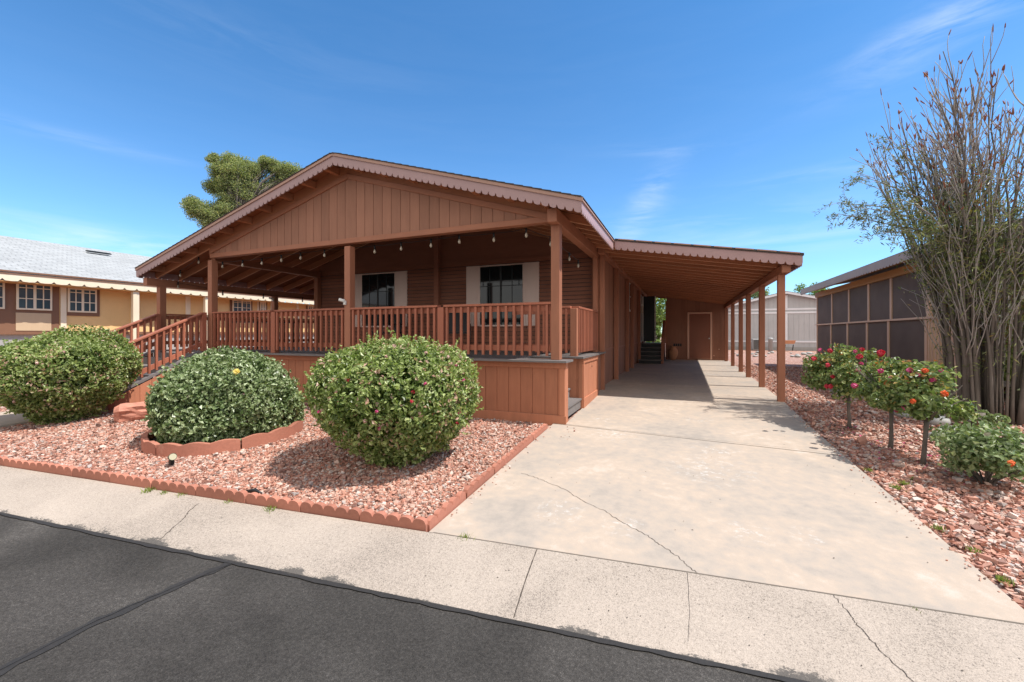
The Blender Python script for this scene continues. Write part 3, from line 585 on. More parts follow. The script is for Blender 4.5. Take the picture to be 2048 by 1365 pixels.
# railings
BAL = None
def baluster_mesh(h):
    b = MB(); b.box(-.019, .019, -.019, .019, 0, h); o = b.build('baluster', 'rail', None, loc=(0, 0, 0)); me = o.data; bpy.data.objects.remove(o); return me
BM = baluster_mesh(.79)
def railing(x0, y0, x1, y1, par=house, pitch=.133, off=-.045, mat='rail'):
    """level railing; balusters nailed on the outer side"""
    L = math.hypot(x1 - x0, y1 - y0); dx, dy = (x1 - x0) / L, (y1 - y0) / L; nx, ny = dy, -dx
    m = MB(); m.bar((x0, y0, 1.735), (x1, y1, 1.735), .135, .038); rl = m.build('railing', mat, par, .004)
    m = MB(); m.bar((x0, y0, 1.69), (x1, y1, 1.69), .038, .09); m.build('top_rail', mat, rl); m = MB(); m.bar((x0, y0, 1.06), (x1, y1, 1.06), .038, .09); m.build('bottom_rail', mat, rl)
    n = round(L / pitch); ob = org(rl)
    for i in range(n):
        t = (i + .5) / n * L; o = bpy.data.objects.new('baluster', BM); COL.objects.link(o); o.parent = rl
        o.location = Vector((x0 + dx * t + nx * abs(off) * (1 if off > 0 else -1) * -1 * 1.0, y0 + dy * t + ny * abs(off) * (1 if off > 0 else -1) * -1 * 1.0, .90)) - ob
        o.rotation_euler = (0, 0, random.uniform(-.05, .05))
    return rl
xs = [-9.89, -8.01, -7.89, -6.0, -5.86, -3.93, -3.81, -1.89]
for a, b in zip(xs[::2], xs[1::2]): railing(a, FY + .07, b, FY + .07)
for x in (-7.95, -3.87): BX('railing_post', 'rail', house, x - .06, x + .06, FY + .01, FY + .13, DZ, 1.695, bevel=.005)
BX('railing_post', 'brown', house, -1.87, -1.75, 7.25, 7.37, DZ, 1.695, bevel=.005)
railing(-1.80, 7.37, -1.80, 9.2, pitch=.125); railing(-3.0, 7.31, -1.87, 7.31)
railing(-11.9, 6.3, -11.9, 9.2); railing(-11.9, 9.4, -11.9, 12.5)
# left front stairs
st = thing('front_stairs', 'wooden stairs with sloping handrails going down from the left end of the porch', 'stairs', (-10.7, 5.2, -.15))
SY0, SY1 = 5.97, 4.45; SZ1 = .09
def sz(y): return DZ + (y - SY0) * (DZ - SZ1) / (SY0 - SY1)
m = MB(); 
for k in range(5):
    yb = SY0 - .30 * k; z1 = DZ - .148 * (k + 1)
    m.box(-11.7, -10.06, yb - .32, yb, z1 - .035, z1); m.box(-11.7, -10.06, yb - .018, yb, z1, z1 + .113)
m.build('tread', 'deck', st)
m = MB(); grooved(m, SY1, SY0, -9.98, -.24, lambda y: sz(y) - .06, axis='y', pitch=.2); m.build('side_panel', 'skirt', st)
m = MB(); grooved(m, SY1, SY0, -11.75, -.24, lambda y: sz(y) - .06, axis='y', pitch=.2); m.build('side_panel', 'skirt', st)
for X in (-10.02, -11.72):
    m = MB(); m.bar((X, SY0, DZ + .02), (X, SY1 - .06, sz(SY1 - .06) + .02), .11, .045); m.build('stringer_cap', 'deck', st)
    m = MB(); m.box(X - .05, X + .05, SY1 - .1, SY1, -.25, sz(SY1) + .74); m.build('newel_post', 'rail', st, .005)
    m = MB(); m.bar((X, SY0 + .04, DZ + .87), (X, SY1 - .15, sz(SY1 - .15) + .87), .12, .038); hr = m.build('handrail', 'rail', st, .004)
    m = MB(); m.bar((X - .01, SY0 + .04, DZ + .83), (X - .01, SY1 - .1, sz(SY1 - .1) + .83), .038, .09); m.build('upper_rail', 'rail', hr)
    m = MB(); m.bar((X - .01, SY0 + .04, DZ + .22), (X - .01, SY1 - .1, sz(SY1 - .1) + .22), .038, .09); m.build('lower_rail', 'rail', hr)
    n = 12
    for k in range(n):
        y = SY0 - .04 - (SY0 - SY1) * (k + .3) / n; m = MB(); m.box(X + .01, X + .048, y - .019, y + .019, sz(y) + .07, sz(y) + .825); m.build('baluster', 'rail', hr)
BX('newel_post', 'rail', st, -10.07, -9.97, 6.0, 6.1, DZ, 1.72, bevel=.005); BX('newel_post', 'rail', st, -11.77, -11.67, 6.0, 6.1, DZ, 1.72, bevel=.005)

# ------------------------------------------------------------------ CARPORT
cp = thing('carport', 'attached brown timber carport with row of slim posts over the driveway', 'carport', (0, 14.5, 0))
CX0, CX1, CZ0, CZ1, CYF, CYB = -1.33, 1.915, 3.165, 2.635, 8.66, 21.6
def ct(x): return CZ0 + (CZ1 - CZ0) * (x - CX0) / (CX1 - CX0)
m = MB(); F = [(CX0 + .03, CYF - .02, ct(CX0) - .03), (CX1 + .015, CYF - .02, ct(CX1) - .03), (CX1 + .015, CYF - .02, ct(CX1) + .012), (CX0 + .03, CYF - .02, ct(CX0) + .012)]
m.hexa(F, [(p[0], CYB, p[2]) for p in F]); m.build('roof', 'shingle', cp)
m = MB(); F = [(CX0 - .4, CYF + .03, ct(CX0 - .4) - .05), (CX1, CYF + .03, ct(CX1) - .05), (CX1, CYF + .03, ct(CX1) - .032), (CX0 - .4, CYF + .03, ct(CX0 - .4) - .032)]
m.hexa(F, [(p[0], CYB, p[2]) for p in F]); m.build('roof_underside', 'deckunder', cp)
m = MB(); scallop(m, (CX0 + .024, CYF, ct(CX0) - .02), (CX1, CYF, ct(CX1) - .02), .185, .022, (0, 1, 0), .13); m.build('front_fascia', 'fascia', cp)
m = MB(); scallop(m, (CX1, CYF + .023, ct(CX1) - .02), (CX1, CYB, ct(CX1) - .02), .185, .022, (-1, 0, 0), .13); m.build('side_fascia', 'fascia', cp)
m = MB()
for k in range(9):
    x = CX0 + .1 + k * .35; m.bar((x, CYF - .024, ct(x) + .017), (x + .30, CYF - .024, ct(x + .3) + .017), .02, .02)
m.build('drip_edge', 'fasciaT', cp)
y = CYF + .12
while y < CYB - .2:
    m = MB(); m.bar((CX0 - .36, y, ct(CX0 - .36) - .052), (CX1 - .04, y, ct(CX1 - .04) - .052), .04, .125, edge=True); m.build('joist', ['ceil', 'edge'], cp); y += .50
m = MB(); m.box(1.62, 1.76, CYF + .09, 20.9, 2.335, 2.478); m.build('beam', 'brownH', cp, .006)
m = MB(); m.box(-1.728, -1.60, CYF + .4, 21.4, 2.98, 3.09); m.build('wall_beam', 'brownH', cp, .005)
for y in (9.04, 11.10, 13.28, 14.95, 17.3, 19.95): BX('carport_post', 'brown', cp, 1.60, 1.715, y - .07, y + .045, zg(1.7, y) - .02, 2.335, bevel=.006)
for y in (9.33, 11.43, 13.75, 15.12, 17.55, 19.2): BX('wall_post', 'brown', cp, -1.735, -1.62, y - .05, y + .05, zg(-1.7, y) - .02, 2.98, bevel=.006)
# side window of the house
sw = MB(); sw.box(WXR + .001, WXR + .03, 14.25, 15.0, 2.0, 3.0); o = sw.build('window_frame', 'white', house, .003)
g = MB(); g.box(WXR + .031, WXR + .036, 14.31, 14.94, 2.06, 2.94); g.build('pane', 'glass', o)
g = MB(); g.box(WXR + .0365, WXR + .043, 14.61, 14.64, 2.06, 2.94); g.box(WXR + .0365, WXR + .043, 14.31, 14.94, 2.49, 2.515); g.build('muntin', 'white', o)
# side door with open screen door
m = MB(); m.box(WXR + .001, WXR + .05, 18.0, 18.95, .86, 2.9); d = m.build('side_door', 'white', house, .004)
m = MB(); m.box(WXR + .051, WXR + .06, 18.08, 18.87, .95, 2.82); m.build('pane', 'glass', d)
m = MB(); m.box(WXR + .07, WXR + .62, 18.97, 19.0, .9, 2.85); d = m.build('screen_door', 'black', house, .004)
m = MB(); m.box(WXR + .58, WXR + .63, 18.955, 18.969, .9, 2.85); m.box(WXR + .07, WXR + .12, 18.955, 18.969, .9, 2.85); m.build('stile', 'white', d)
# shed at the end of the carport
sh = thing('shed', 'brown storage shed with peach framed door closing the far end of the carport', 'shed', (.5, 20.4, .06))
m = MB(); grooved(m, -.74, 1.72, 20.4, .10, lambda x: ct(x) - .05 - .13, pitch=.2, gap=.004); m.build('front_wall', 'siding', sh)
m = MB(); m.box(-.74, -.72, 20.42, 23, .05, 2.75); m.box(1.70, 1.72, 20.42, 23, .05, 2.35); m.box(-.72, 1.70, 22.98, 23, .05, 2.5); m.build('side_wall', 'siding', sh)
m = MB(); m.box(-.76, 1.74, 20.36, 20.399, 2.66, 2.80); 
m = MB(); m.box(-.72, 1.70, 20.372, 20.398, .06, .16); m.build('base_trim', 'siding', sh)
BX('corner_trim', 'brown', sh, 1.70, 1.78, 20.36, 20.42, .05, 2.33); BX('corner_trim', 'brown', sh, -.78, -.70, 20.36, 20.42, .05, 2.72)
m = MB(); m.box(.14, .215, 20.36, 20.399, .085, 2.19); m.box(1.075, 1.145, 20.36, 20.399, .085, 2.19); m.box(.215, 1.075, 20.36, 20.399, 2.12, 2.19); m.build('door_frame', 'peach', sh, .003)
m = MB(); m.box(.216, 1.074, 20.375, 20.399, .10, 2.119); d = m.build('door', 'door', sh)
m = MB(); m.tube([(1.02, 20.374, 1.02), (1.02, 20.33, 1.02)], .012, 8); m.lathe([(0, -.03), (.028, -.02), (.034, 0), (.028, .02), (0, .03)], (1.02, 20.32, 1.02), 12); m.build('knob', 'white', d)
m = MB()
for k in range(4): m.box(-.44 + k * .09, -.37 + k * .09, 20.385, 20.399, .66, .78)
m.build('vent', 'black', sh)
m = MB(); m.tube([(1.42, 20.399, .55), (1.42, 20.36, .55)], .022, 8); m.tube([(1.22, 20.399, .27), (1.22, 20.36, .27)], .022, 8); m.build('hose_tap', 'peach', sh)
# steps to side door
ss = thing('side_stairs', 'dark wooden steps with a handrail leading up to the side door', 'stairs', (-1.2, 17.6, .05))
m = MB(); m2 = MB()
for k in range(5):
    z1 = .05 + .155 * (k + 1); y0 = 17.35 + .27 * k; m.box(-1.69, -.78, y0, y0 + .30, z1 - .035, z1); m2.box(-1.67, -.80, y0 + .02, y0 + .04, z1 - .155, z1 - .036)
m.box(-1.69, -.78, 18.7, 20.2, .79, .825); m.build('tread', 'deck', ss); m2.build('riser', 'black', ss)
m = MB(); m.hexa([(-.80, 17.36, .02), (-.80, 20.2, .02), (-.80, 20.2, .788), (-.80, 18.72, .788), (-.80, 17.36, .17)], [(-.78, 17.36, .02), (-.78, 20.2, .02), (-.78, 20.2, .788), (-.78, 18.72, .788), (-.78, 17.36, .17)]); m.build('side_panel', 'black', ss)
for y, z in ((17.4, .05), (18.75, .8), (20.1, .8)): BX('newel_post', 'brown', ss, -.83, -.73, y - .05, y + .05, z, z + .98)
m = MB(); m.bar((-.78, 17.3, 1.03), (-.78, 18.78, 1.80), .09, .04); m.bar((-.78, 18.78, 1.80), (-.78, 20.2, 1.80), .09, .04); m.build('handrail', 'brown', ss)
m = MB(); m.bar((-.745, 17.4, .42), (-.745, 18.75, 1.16), .035, .09); m.bar((-.745, 17.4, .72), (-.745, 18.75, 1.46), .035, .09); m.build('lower_rail', 'brown', ss)
# wall lantern
wl = thing('wall_lantern', 'white carriage lantern mounted beside the side door under the carport', 'lamp', (-1.66, 17.75, 2.3))
m = MB(); m.tube([(-1.735, 17.75, 2.45), (-1.66, 17.75, 2.52), (-1.60, 17.75, 2.47)], .012, 6); m.lathe([(0, .14), (.03, .12), (.09, .06), (.02, .05)], (-1.6, 17.75, 2.30), 8); m.build('bracket', 'white', wl)
m = MB(); m.lathe([(.05, 0), (.07, .24)], (-1.6, 17.75, 2.11), 8); m.lathe([(.0, -.03), (.06, -.02), (.055, 0)], (-1.6, 17.75, 2.11), 8); m.build('glass', 'bulb', wl)
# clay urn
m = MB(); m.lathe([(0, 0), (.10, 0), (.12, .04), (.19, .20), (.215, .34), (.19, .45), (.13, .53), (.12, .56), (.15, .60), (.145, .615), (.10, .60), (.09, .5)], (-.45, 19.95, .06), 28)
tag(m.build('urn', 'clay', loc=(-.45, 19.95, .06)), 'terracotta clay urn beside the carport shed door', 'urn')

# ------------------------------------------------------------------ string lights
def string(pts, label, sag=.09):
    r = thing('string_lights', label, 'string lights', pts[0], 'string lights under the porch roof')
    w_ = MB()
    for a, b in zip(pts[:-1], pts[1:]):
        a = Vector(a) + Vector((0, 0, .09)); b = Vector(b) + Vector((0, 0, .09)); q = []
        for k in range(9):
            t = k / 8; p = a.lerp(b, t); p.z -= sag * .5 * 4 * t * (1 - t) * .35 - .02; q.append(p)
        w_.tube(q, .005, 5)
    w_.build('wire', 'wire', r)
    for p in pts:
        s = MB(); s.tube([(p[0], p[1], p[2] + .115), (p[0], p[1], p[2] + .035)], .017, 8); s.build('socket', 'black', r)
        s = MB(); s.lathe([(.012, .036), (.017, .02), (.024, 0), (.023, -.018), (.014, -.036), (0, -.042)], p, 10); s.build('bulb', 'bulb', r)
string([(-9.84, 6.36, 2.79), (-9.16, 6.36, 2.78), (-8.54, 6.36, 2.785), (-7.94, 6.36, 2.81), (-7.38, 6.36, 2.82), (-6.72, 6.36, 2.83), (-6.1, 6.36, 2.83), (-5.45, 6.36, 2.81), (-4.84, 6.36, 2.82), (-4.19, 6.36, 2.825), (-3.61, 6.36, 2.845), (-2.95, 6.36, 2.82), (-2.37, 6.36, 2.845), (-2.0, 6.5, 2.70)], 'string of clear bulbs hung along the front porch beam')
string([(-1.95, 6.9, 2.64), (-1.95, 7.5, 2.62), (-1.95, 8.2, 2.60)], 'short string of bulbs inside the right end of the porch')
string([(-10.6, 6.30, 2.93), (-11.3, 6.30, 2.66), (-11.75, 6.5, 2.42), (-11.75, 7.6, 2.33), (-11.75, 8.8, 2.33), (-11.75, 10.2, 2.33), (-11.75, 11.6, 2.33)], 'string of bulbs along the left eave over the stairs')

# porch furniture, half hidden behind the railing
def chair(x, y, rz, label):
    c = thing('patio_chair', label, 'chair', (x, y, DZ), 'dark patio chairs on the porch', rz)
    def bld(m, n):
        o = m.build(n, 'black', None); o.parent = c; return o
    m = MB(); m.box(-.25, .25, -.25, .25, .40, .44); bld(m, 'seat')
    m = MB(); m.hexa([(-.25, .22, .45), (.25, .22, .45), (.25, .25, .45), (-.25, .25, .45)], [(-.23, .34, .98), (.23, .34, .98), (.23, .37, .98), (-.23, .37, .98)]); bld(m, 'backrest')
    for a in (-.27, .27):
        m = MB(); m.tube([(a, -.25, 0), (a, -.26, .62), (a, .26, .64)], .014, 6); bld(m, 'armrest'); m = MB(); m.tube([(a, .32, 0), (a, .24, .45)], .014, 6); bld(m, 'leg')
chair(-4.9, 8.6, .5, 'dark patio chair behind the railing below the right porch window')
chair(-6.9, 8.5, -.4, 'dark patio chair in shade under the left porch window')
tb = thing('patio_table', 'dark patio table standing at the left end of the porch', 'table', (-10.9, 8.2, DZ))
m = MB(); m.box(-11.4, -10.4, 7.6, 8.8, DZ + .70, DZ + .73); m.build('table_top', 'black', tb)
for a in (-11.35, -10.45):
    for b in (7.65, 8.75): m = MB(); m.box(a - .02, a + .02, b - .02, b + .02, DZ, DZ + .70); m.build('leg', 'black', tb)

# ------------------------------------------------------------------ LEFT NEIGHBOUR
ln = thing('neighbour_house', 'yellow tan mobile home with pale grey shingle roof and cream scalloped eave', 'house', (-19, 10, 0))
LW, LE = -16.4, -15.8
m = MB(); xr = -20.3; zE = 2.84; zR = zE + .345 * (LE - xr)
for a, b, za, zb_ in ((xr, LE + .03, zR, zE), (-24.8, xr, zE, zR)):
    m.hexa([(a, -6, za - .05), (b, -6, zb_ - .05), (b, -6, zb_), (a, -6, za)], [(a, 19, za - .05), (b, 19, zb_ - .05), (b, 19, zb_), (a, 19, za)])
m.build('roof', 'greyroof', ln)
m = MB(); m.box(LE + .031, LE + .05, -6, 19, zE - .035, zE + .002); m.box(LE + .031, LE + .042, -6, 19, zE - .095, zE - .065); m.build('gutter_trim', 'nbrown', ln)
m = MB(); scallop(m, (LE + .03, 19, zE - .06), (LE + .03, -6, zE - .06), .20, .02, (-1, 0, 0), .31, .09, .055); m.build('fascia', 'cream', ln)
m = MB(); m.box(LW, LE + .01, -6, 19, zE - .28, zE - .262); m.build('soffit', 'orange', ln)
m = MB(); m.box(LW - .06, LW, -6, 18.5, 1.22, 2.60); m.build('wall', 'tan', ln)
m = MB(); m.box(LW - .3, LW - .05, -6, 18.5, -.1, 1.22); m.build('skirting', 'grayblock', ln)
m = MB(); m.box(LW + .001, LW + .03, -6, 18.5, 1.22, 1.30); m.box(LW + .001, LW + .02, -6, 6.06, 1.30, 2.60); m.build('brown_band', 'nbrown', ln)
for y0, y1 in ((4.0, 4.9), (5.22, 5.89), (-1, 3.5)):
    m = MB(); m.box(LW + .021, LW + .035, y0, y1, 1.32, 1.80); m.build('lower_panel', 'taupe', ln)
for y0, y1 in ((6.08, 6.20), (9.3, 9.45), (12.6, 12.72), (13.9, 14.0), (7.72, 7.9), (12.0, 12.06)):
    m = MB(); m.box(LW + .001, LW + .04, y0, y1, 1.305, 2.60); m.build('batten', 'cream', ln)
def lwin(y0, y1, z0, z1, brown=True, off=.036, dark=False):
    if brown:
        m = MB(); m.box(LW + .002, LW + .03, y0 - .08, y1 + .08, z0 - .10, z1 + .02); m.build('window_surround', 'nbrown', ln)
    m = MB(); m.box(LW + off, LW + off + .03, y0, y1, z0, z1); o = m.build('window_frame', 'cream', ln, .004)
    x = LW + off + .031; ym = (y0 + y1) / 2
    m = MB(); m.box(x, x + .004, y0 + .045, ym - .03, z0 + .045, z1 - .045); m.box(x, x + .004, ym + .03, y1 - .045, z0 + .045, z1 - .045); m.build('pane', 'glassB', o)
    m = MB()
    for yc in ((y0 + .045 + ym - .03) / 2, (y1 - .045 + ym + .03) / 2): m.box(x + .0045, x + .01, yc - .011, yc + .011, z0 + .045, z1 - .045)
    for zc in (z0 + (z1 - z0) * .42, z0 + (z1 - z0) * .82):
        m.box(x + .0047, x + .0105, y0 + .045, ym - .03, zc - .011, zc + .011); m.box(x + .0047, x + .0105, ym + .03, y1 - .045, zc - .011, zc + .011)
    m.build('muntin', 'cream', o)
lwin(4.15, 5.02, 1.88, 2.60, False); lwin(5.22, 5.9, 1.88, 2.60, False); lwin(6.22, 6.86, 1.86, 2.56); lwin(10.95, 11.7, 2.06, 2.56); lwin(12.1, 12.36, 2.1, 2.56); lwin(14.5, 15, 2.1, 2.56)
for y in (7.6, 9.72, 1.5): BX('eave_post', 'cream', ln, -15.97, -15.84, y - .08, y + .08, -.1, 2.575, bevel=.005)
for y, x in ((8.05, -19.4), (8.4, -16.9)):
    m = MB(); z = zE + .345 * (LE - x); 
    for k in range(3): m.bar((x + .05 * k, y - .2, z + .09 - .017 * k), (x + .05 * k, y + .45, z + .09 - .017 * k), .09, .03)
    m.build('roof_vent', 'black', ln)
# ------------------------------------------------------------------ RIGHT NEIGHBOUR (screened porch)
rn = thing('screened_porch_house', 'neighbouring home with brown sunscreen panels around its side porch', 'house', (6, 15, 0))
RWX = 4.75; REX = 4.28
def rz_(x): return 2.98 + .16 * (x - REX)
m = MB(); F = [(REX, 9.3, rz_(REX) - .05), (9.5, 9.3, rz_(9.5) - .05), (9.5, 9.3, rz_(9.5)), (REX, 9.3, rz_(REX))]; m.hexa(F, [(p[0], 19.6, p[2]) for p in F]); m.build('roof', 'pinkroof', rn)
m = MB(); scallop(m, (REX - .002, 19.6, 2.955), (REX - .002, 9.3, 2.955), .20, .02, (-1, 0, 0), .16, .06, .035); m.build('fascia', 'bluish', rn)
m = MB(); scallop(m, (REX, 9.298, 2.955), (9.5, 9.298, rz_(9.5) - .025), .20, .02, (0, 1, 0), .16, .06, .035); m.build('fascia', 'bluish', rn)
m = MB(); m.box(RWX - .05, RWX + .09, 9.8, 19.45, 2.62, 2.80); m.build('header_beam', 'orange', rn)
m = MB(); m.box(REX + .02, RWX + .02, 9.32, 19.55, 2.90, 2.915); m.build('soffit', 'orange', rn)
m = MB(); m.box(RWX - .03, RWX + .12, 10.7, 19.5, 1.555, 1.60); m.build('rail_cap', 'peachwood', rn)
up = [19.42, 17.68, 16.06, 14.56, 13.19, 11.48]; lo = [19.42, 17.79, 16.19, 14.67, 13.33, 11.56]
for a, b in zip(up[1:], up[:-1]):
    m = MB(); m.box(RWX + .02, RWX + .03, a + .04, b - .04, 1.601, 2.619); m.build('sunscreen', 'screen', rn)
for a, b in zip(lo[1:], lo[:-1]):
    m = MB(); m.box(RWX + .02, RWX + .03, a + .04, b - .04, .2, 1.554); m.build('sunscreen', 'screen', rn)
for y in up: BX('frame_post', 'peachwood', rn, RWX, RWX + .06, y - .05, y + .05, 1.601, 2.619)
for y in lo: BX('frame_post', 'peachwood', rn, RWX, RWX + .06, y - .05, y + .05, .1, 1.554)
m = MB(); m.box(RWX, RWX + .06, 10.75, 19.45, .1, .2); m.build('bottom_plate', 'peachwood', rn)
for k in range(6): BX('baluster', 'peachwood', rn, RWX + .0, RWX + .04, 11.42 - k * .13, 11.46 - k * .13, .5, 1.554)
BX('corner_post', 'peachwood', rn, RWX, RWX + .12, 10.5, 10.65, -.1, 2.619)
m = MB(); m.box(6.4, 6.5, 9.6, 22, 0, 3.0); m.box(RWX + .1, 6.4, 19.3, 19.4, 0, 2.9); m.build('house_wall', 'tan', rn)
m = MB(); m.box(RWX + .4, RWX + .45, 10.9, 11.42, .3, 2.6); m.build('side_panel', 'taupe', rn)
m = MB(); m.box(RWX + .1, 6.4, 10.2, 19.3, .3, .4); m.build('porch_floor', 'deck', rn)
m = MB(); m.hexa([(4.62, 10.86, 2.28), (4.72, 10.86, 2.34), (4.72, 11.1, 2.34), (4.62, 11.1, 2.28)], [(4.58, 10.88, 2.16), (4.68, 10.88, 2.12), (4.68, 11.08, 2.12), (4.58, 11.08, 2.16)]); m.build('wall_lamp', 'black', rn)

# ------------------------------------------------------------------ GREY BUILDING BEHIND
gh = thing('grey_house', 'pale grey gabled house with white trim seen behind the carport posts', 'house', (6.5, 34, .1))
GY = 34.; gr = lambda x: 4.13 - .235 * abs(x - 6.5)
m = MB(); grooved(m, 2.2, 10.8, GY, .3, lambda x: gr(x) - .10, pitch=.3, gap=.02, th=.02); m.build('gable_wall', 'grayw', gh)
m = MB()
for a, b in ((2.0, 6.5), (6.5, 11.0)):
    F = [(a, GY - .35, gr(a) - .05), (b, GY - .35, gr(b) - .05), (b, GY - .35, gr(b) + .03), (a, GY - .35, gr(a) + .03)]; m.hexa(F, [(p[0], GY + 14, p[2]) for p in F])
m.build('roof', 'greyroof', gh)
m = MB()
for a, b in ((2.0, 6.5), (6.5, 11.0)):
    F = [(a, GY - .38, gr(a) - .16), (b, GY - .38, gr(b) - .16), (b, GY - .38, gr(b) - .03), (a, GY - .38, gr(a) - .03)]; m.hexa(F, [(p[0], GY - .352, p[2]) for p in F])
m.box(2.2, 10.8, GY - .03, GY - .001, 2.86, 2.98); m.box(2.2, 10.8, GY - .05, GY - .001, 2.62, 2.74); m.box(6.4, 6.62, GY - .045, GY - .001, .74, 2.61); m.box(6.4, 6.62, GY - .045, GY - .001, 2.99, 3.9); m.box(2.2, 10.8, GY - .05, GY - .001, .62, .73)
m.build('white_trim', 'whitetrim', gh)
m = MB(); m.box(2.2, 10.8, GY - .02, GY, .05, .3); m.box(2.2, 2.22, GY, GY + 14, 0, 3); m.build('base_wall', 'grayblock', gh)
ac = thing('ac_unit', 'dark grey box air conditioner on the ground before the grey house', 'air conditioner', (4.7, 33, .1))
m = MB(); m.box(4.35, 5.05, 32.7, 33.4, .12, .86); m.build('cabinet', 'steel', ac, .03)
m = MB()
for k in range(9): m.box(4.40, 5.0, 32.68, 32.699, .18 + k * .07, .215 + k * .07)
m.build('grille', 'black', ac)
m = MB(); m.lathe([(0, 0), (.13, 0), (.13, .74), (.15, .75), (.15, .84), (.1, .88), (0, .88)], (5.15, 31.2, .08), 14); tag(m.build('utility_pedestal', 'steel', loc=(5.15, 31.2, .08)), 'grey green utility tube standing in the gravel beyond the carport', 'utility pedestal')
pl = thing('planter', 'rust coloured trough planter on a dark stand before the grey house', 'planter', (6.6, 32.6, .1))
m = MB(); m.hexa([(6.15, 32.4, .55), (6.7, 32.4, .55), (6.7, 32.8, .55), (6.15, 32.8, .55)], [(6.08, 32.35, .78), (6.78, 32.35, .78), (6.78, 32.85, .78), (6.08, 32.85, .78)]); m.build('trough', 'clay', pl)
for a in (6.2, 6.65):
    m = MB(); m.tube([(a, 32.45, .5), (a - .05, 32.42, .1)], .03, 6); m.build('leg', 'black', pl)

# ------------------------------------------------------------------ GRAVEL STONES
def stones(name, X, Y, size, zoff=-.035, label=None):
    n = len(X); c = np.array([[-1, -1, -1], [1, -1, -1], [1, 1, -1], [-1, 1, -1], [-1, -1, 1], [1, -1, 1], [1, 1, 1], [-1, 1, 1]], float) * .5
    f = np.array([[0, 2, 1], [0, 3, 2], [4, 5, 6], [4, 6, 7], [0, 1, 5], [0, 5, 4], [1, 2, 6], [1, 6, 5], [2, 3, 7], [2, 7, 6], [3, 0, 4], [3, 4, 7]])
    V = np.repeat(c[None], n, 0) * RNG.uniform(.55, 1.1, (n, 8, 3)); V += RNG.normal(0, .10, (n, 8, 3))
    s = size * np.exp(RNG.normal(0, .30, n)); V *= s[:, None, None] * np.stack([RNG.uniform(.8, 1.4, n), RNG.uniform(.7, 1.1, n), RNG.uniform(.45, .8, n)], 1)[:, None, :]
    q = RNG.normal(0, 1, (n, 4)) * np.array([2, .25, .25, 2]); q /= np.linalg.norm(q, axis=1, keepdims=True); w_, x, y, z = q.T
    Rm = np.stack([1 - 2 * (y * y + z * z), 2 * (x * y - z * w_), 2 * (x * z + y * w_), 2 * (x * y + z * w_), 1 - 2 * (x * x + z * z), 2 * (y * z - x * w_), 2 * (x * z - y * w_), 2 * (y * z + x * w_), 1 - 2 * (x * x + y * y)], 1).reshape(n, 3, 3)
    V = np.einsum('nij,nkj->nki', Rm, V); V[:, :, 0] += X[:, None]; V[:, :, 1] += Y[:, None]; V[:, :, 2] += (zgn(X, Y) + zoff + s * RNG.uniform(.1, .75, n))[:, None]
    F = (np.arange(n)[:, None, None] * 8 + f[None]).reshape(-1, 3)
    o = np_mesh(name, V.reshape(-1, 3), F, np.repeat(RNG.uniform(0, 1, n), 12), 'stone'); o['kind'] = 'stuff'; return o
def scatter(x0, x1, y0, y1, dens):
    n = int((x1 - x0) * (y1 - y0) * dens); return RNG.uniform(x0, x1, n), RNG.uniform(y0, y1, n)
A = [scatter(-6.5, -1.9, 2.3, 6.12, 4300), scatter(-10.1, -6.5, 2.0, 6.12, 2300), scatter(-13, -10.1, 1.7, 4.3, 500)]
X = np.concatenate([a[0] for a in A]); Y = np.concatenate([a[1] for a in A])
k = (Y - .094 * X > 2.99) & ~((X < -10.1) & (X > -11.8)) & ((X < -1.93) | (Y > 6.2)) & (np.hypot(X + 6.15, Y - 4.10) > .86); stones('left_gravel', X[k], Y[k], .0195)
A = [scatter(1.70, 4.6, 3.0, 6.8, 2900), scatter(1.70, 6, 6.8, 11, 1000), scatter(1.8, 6, 11, 18, 350)]
X = np.concatenate([a[0] for a in A]); Y = np.concatenate([a[1] for a in A])
edge = np.interp(Y, [3, 5.5, 6.9, 9, 20.4], [1.76, 1.705, 1.675, 1.70, 1.80]); k = (Y - .094 * X > 2.96) & (X > edge + .02) & ~((X < edge + .09) & (RNG.uniform(0, 1, len(X)) < .75)); stones('right_gravel', X[k], Y[k], .024, -.03)

# ------------------------------------------------------------------ SCALLOPED EDGING
def block_mesh(L, n, h, th):
    m = MB(); prof = [(0, -.08)]; s = L / n
    for i in range(n):
        for k in range(9):
            t = k / 8; x = i * s + s * t; prof.append((x + (.0015 if k == 0 and i == 0 else 0), h - .040 + .040 * math.sqrt(max(0, 1 - (2 * t - 1) ** 2))))
    prof.append((L, -.08)); q = []
    for x, z in prof:
        if not q or (abs(q[-1][0] - x) > 1e-5 or abs(q[-1][1] - z) > 1e-5): q.append((x, z))
    b = 0.004
    for (xa, za), (xb, zb_) in zip(q[:-1], q[1:]):
        m.poly([(xa, 0, za), (xa, 0, -.08), (xb, 0, -.08), (xb, 0, zb_)] if min(za, zb_) > -.08 else [(xa, 0, za), (xb, 0, zb_), (xb, 0, -.0801)])
        m.poly([(xa, th, za), (xb, th, zb_), (xb, th, -.08), (xa, th, -.08)] if min(za, zb_) > -.08 else [(xa, th, za), (xb, th, -.0801), (xb, th, zb_)])
        m.poly([(xa, 0, za), (xb, 0, zb_), (xb, th, zb_), (xa, th, za)])
    o = m.build('edging_block', 'brick'); me = o.data; bpy.data.objects.remove(o); return me
BL = .605; bm1 = block_mesh(BL, 5, .102, .045)
wear_words = ['first', 'second', 'third', 'fourth', 'fifth', 'sixth', 'seventh', 'eighth', 'ninth', 'tenth', 'eleventh', 'twelfth', 'thirteenth', 'fourteenth', 'fifteenth']
a0 = math.atan(.094); cx, cy = -1.86, YS(-1.86, 2.935)
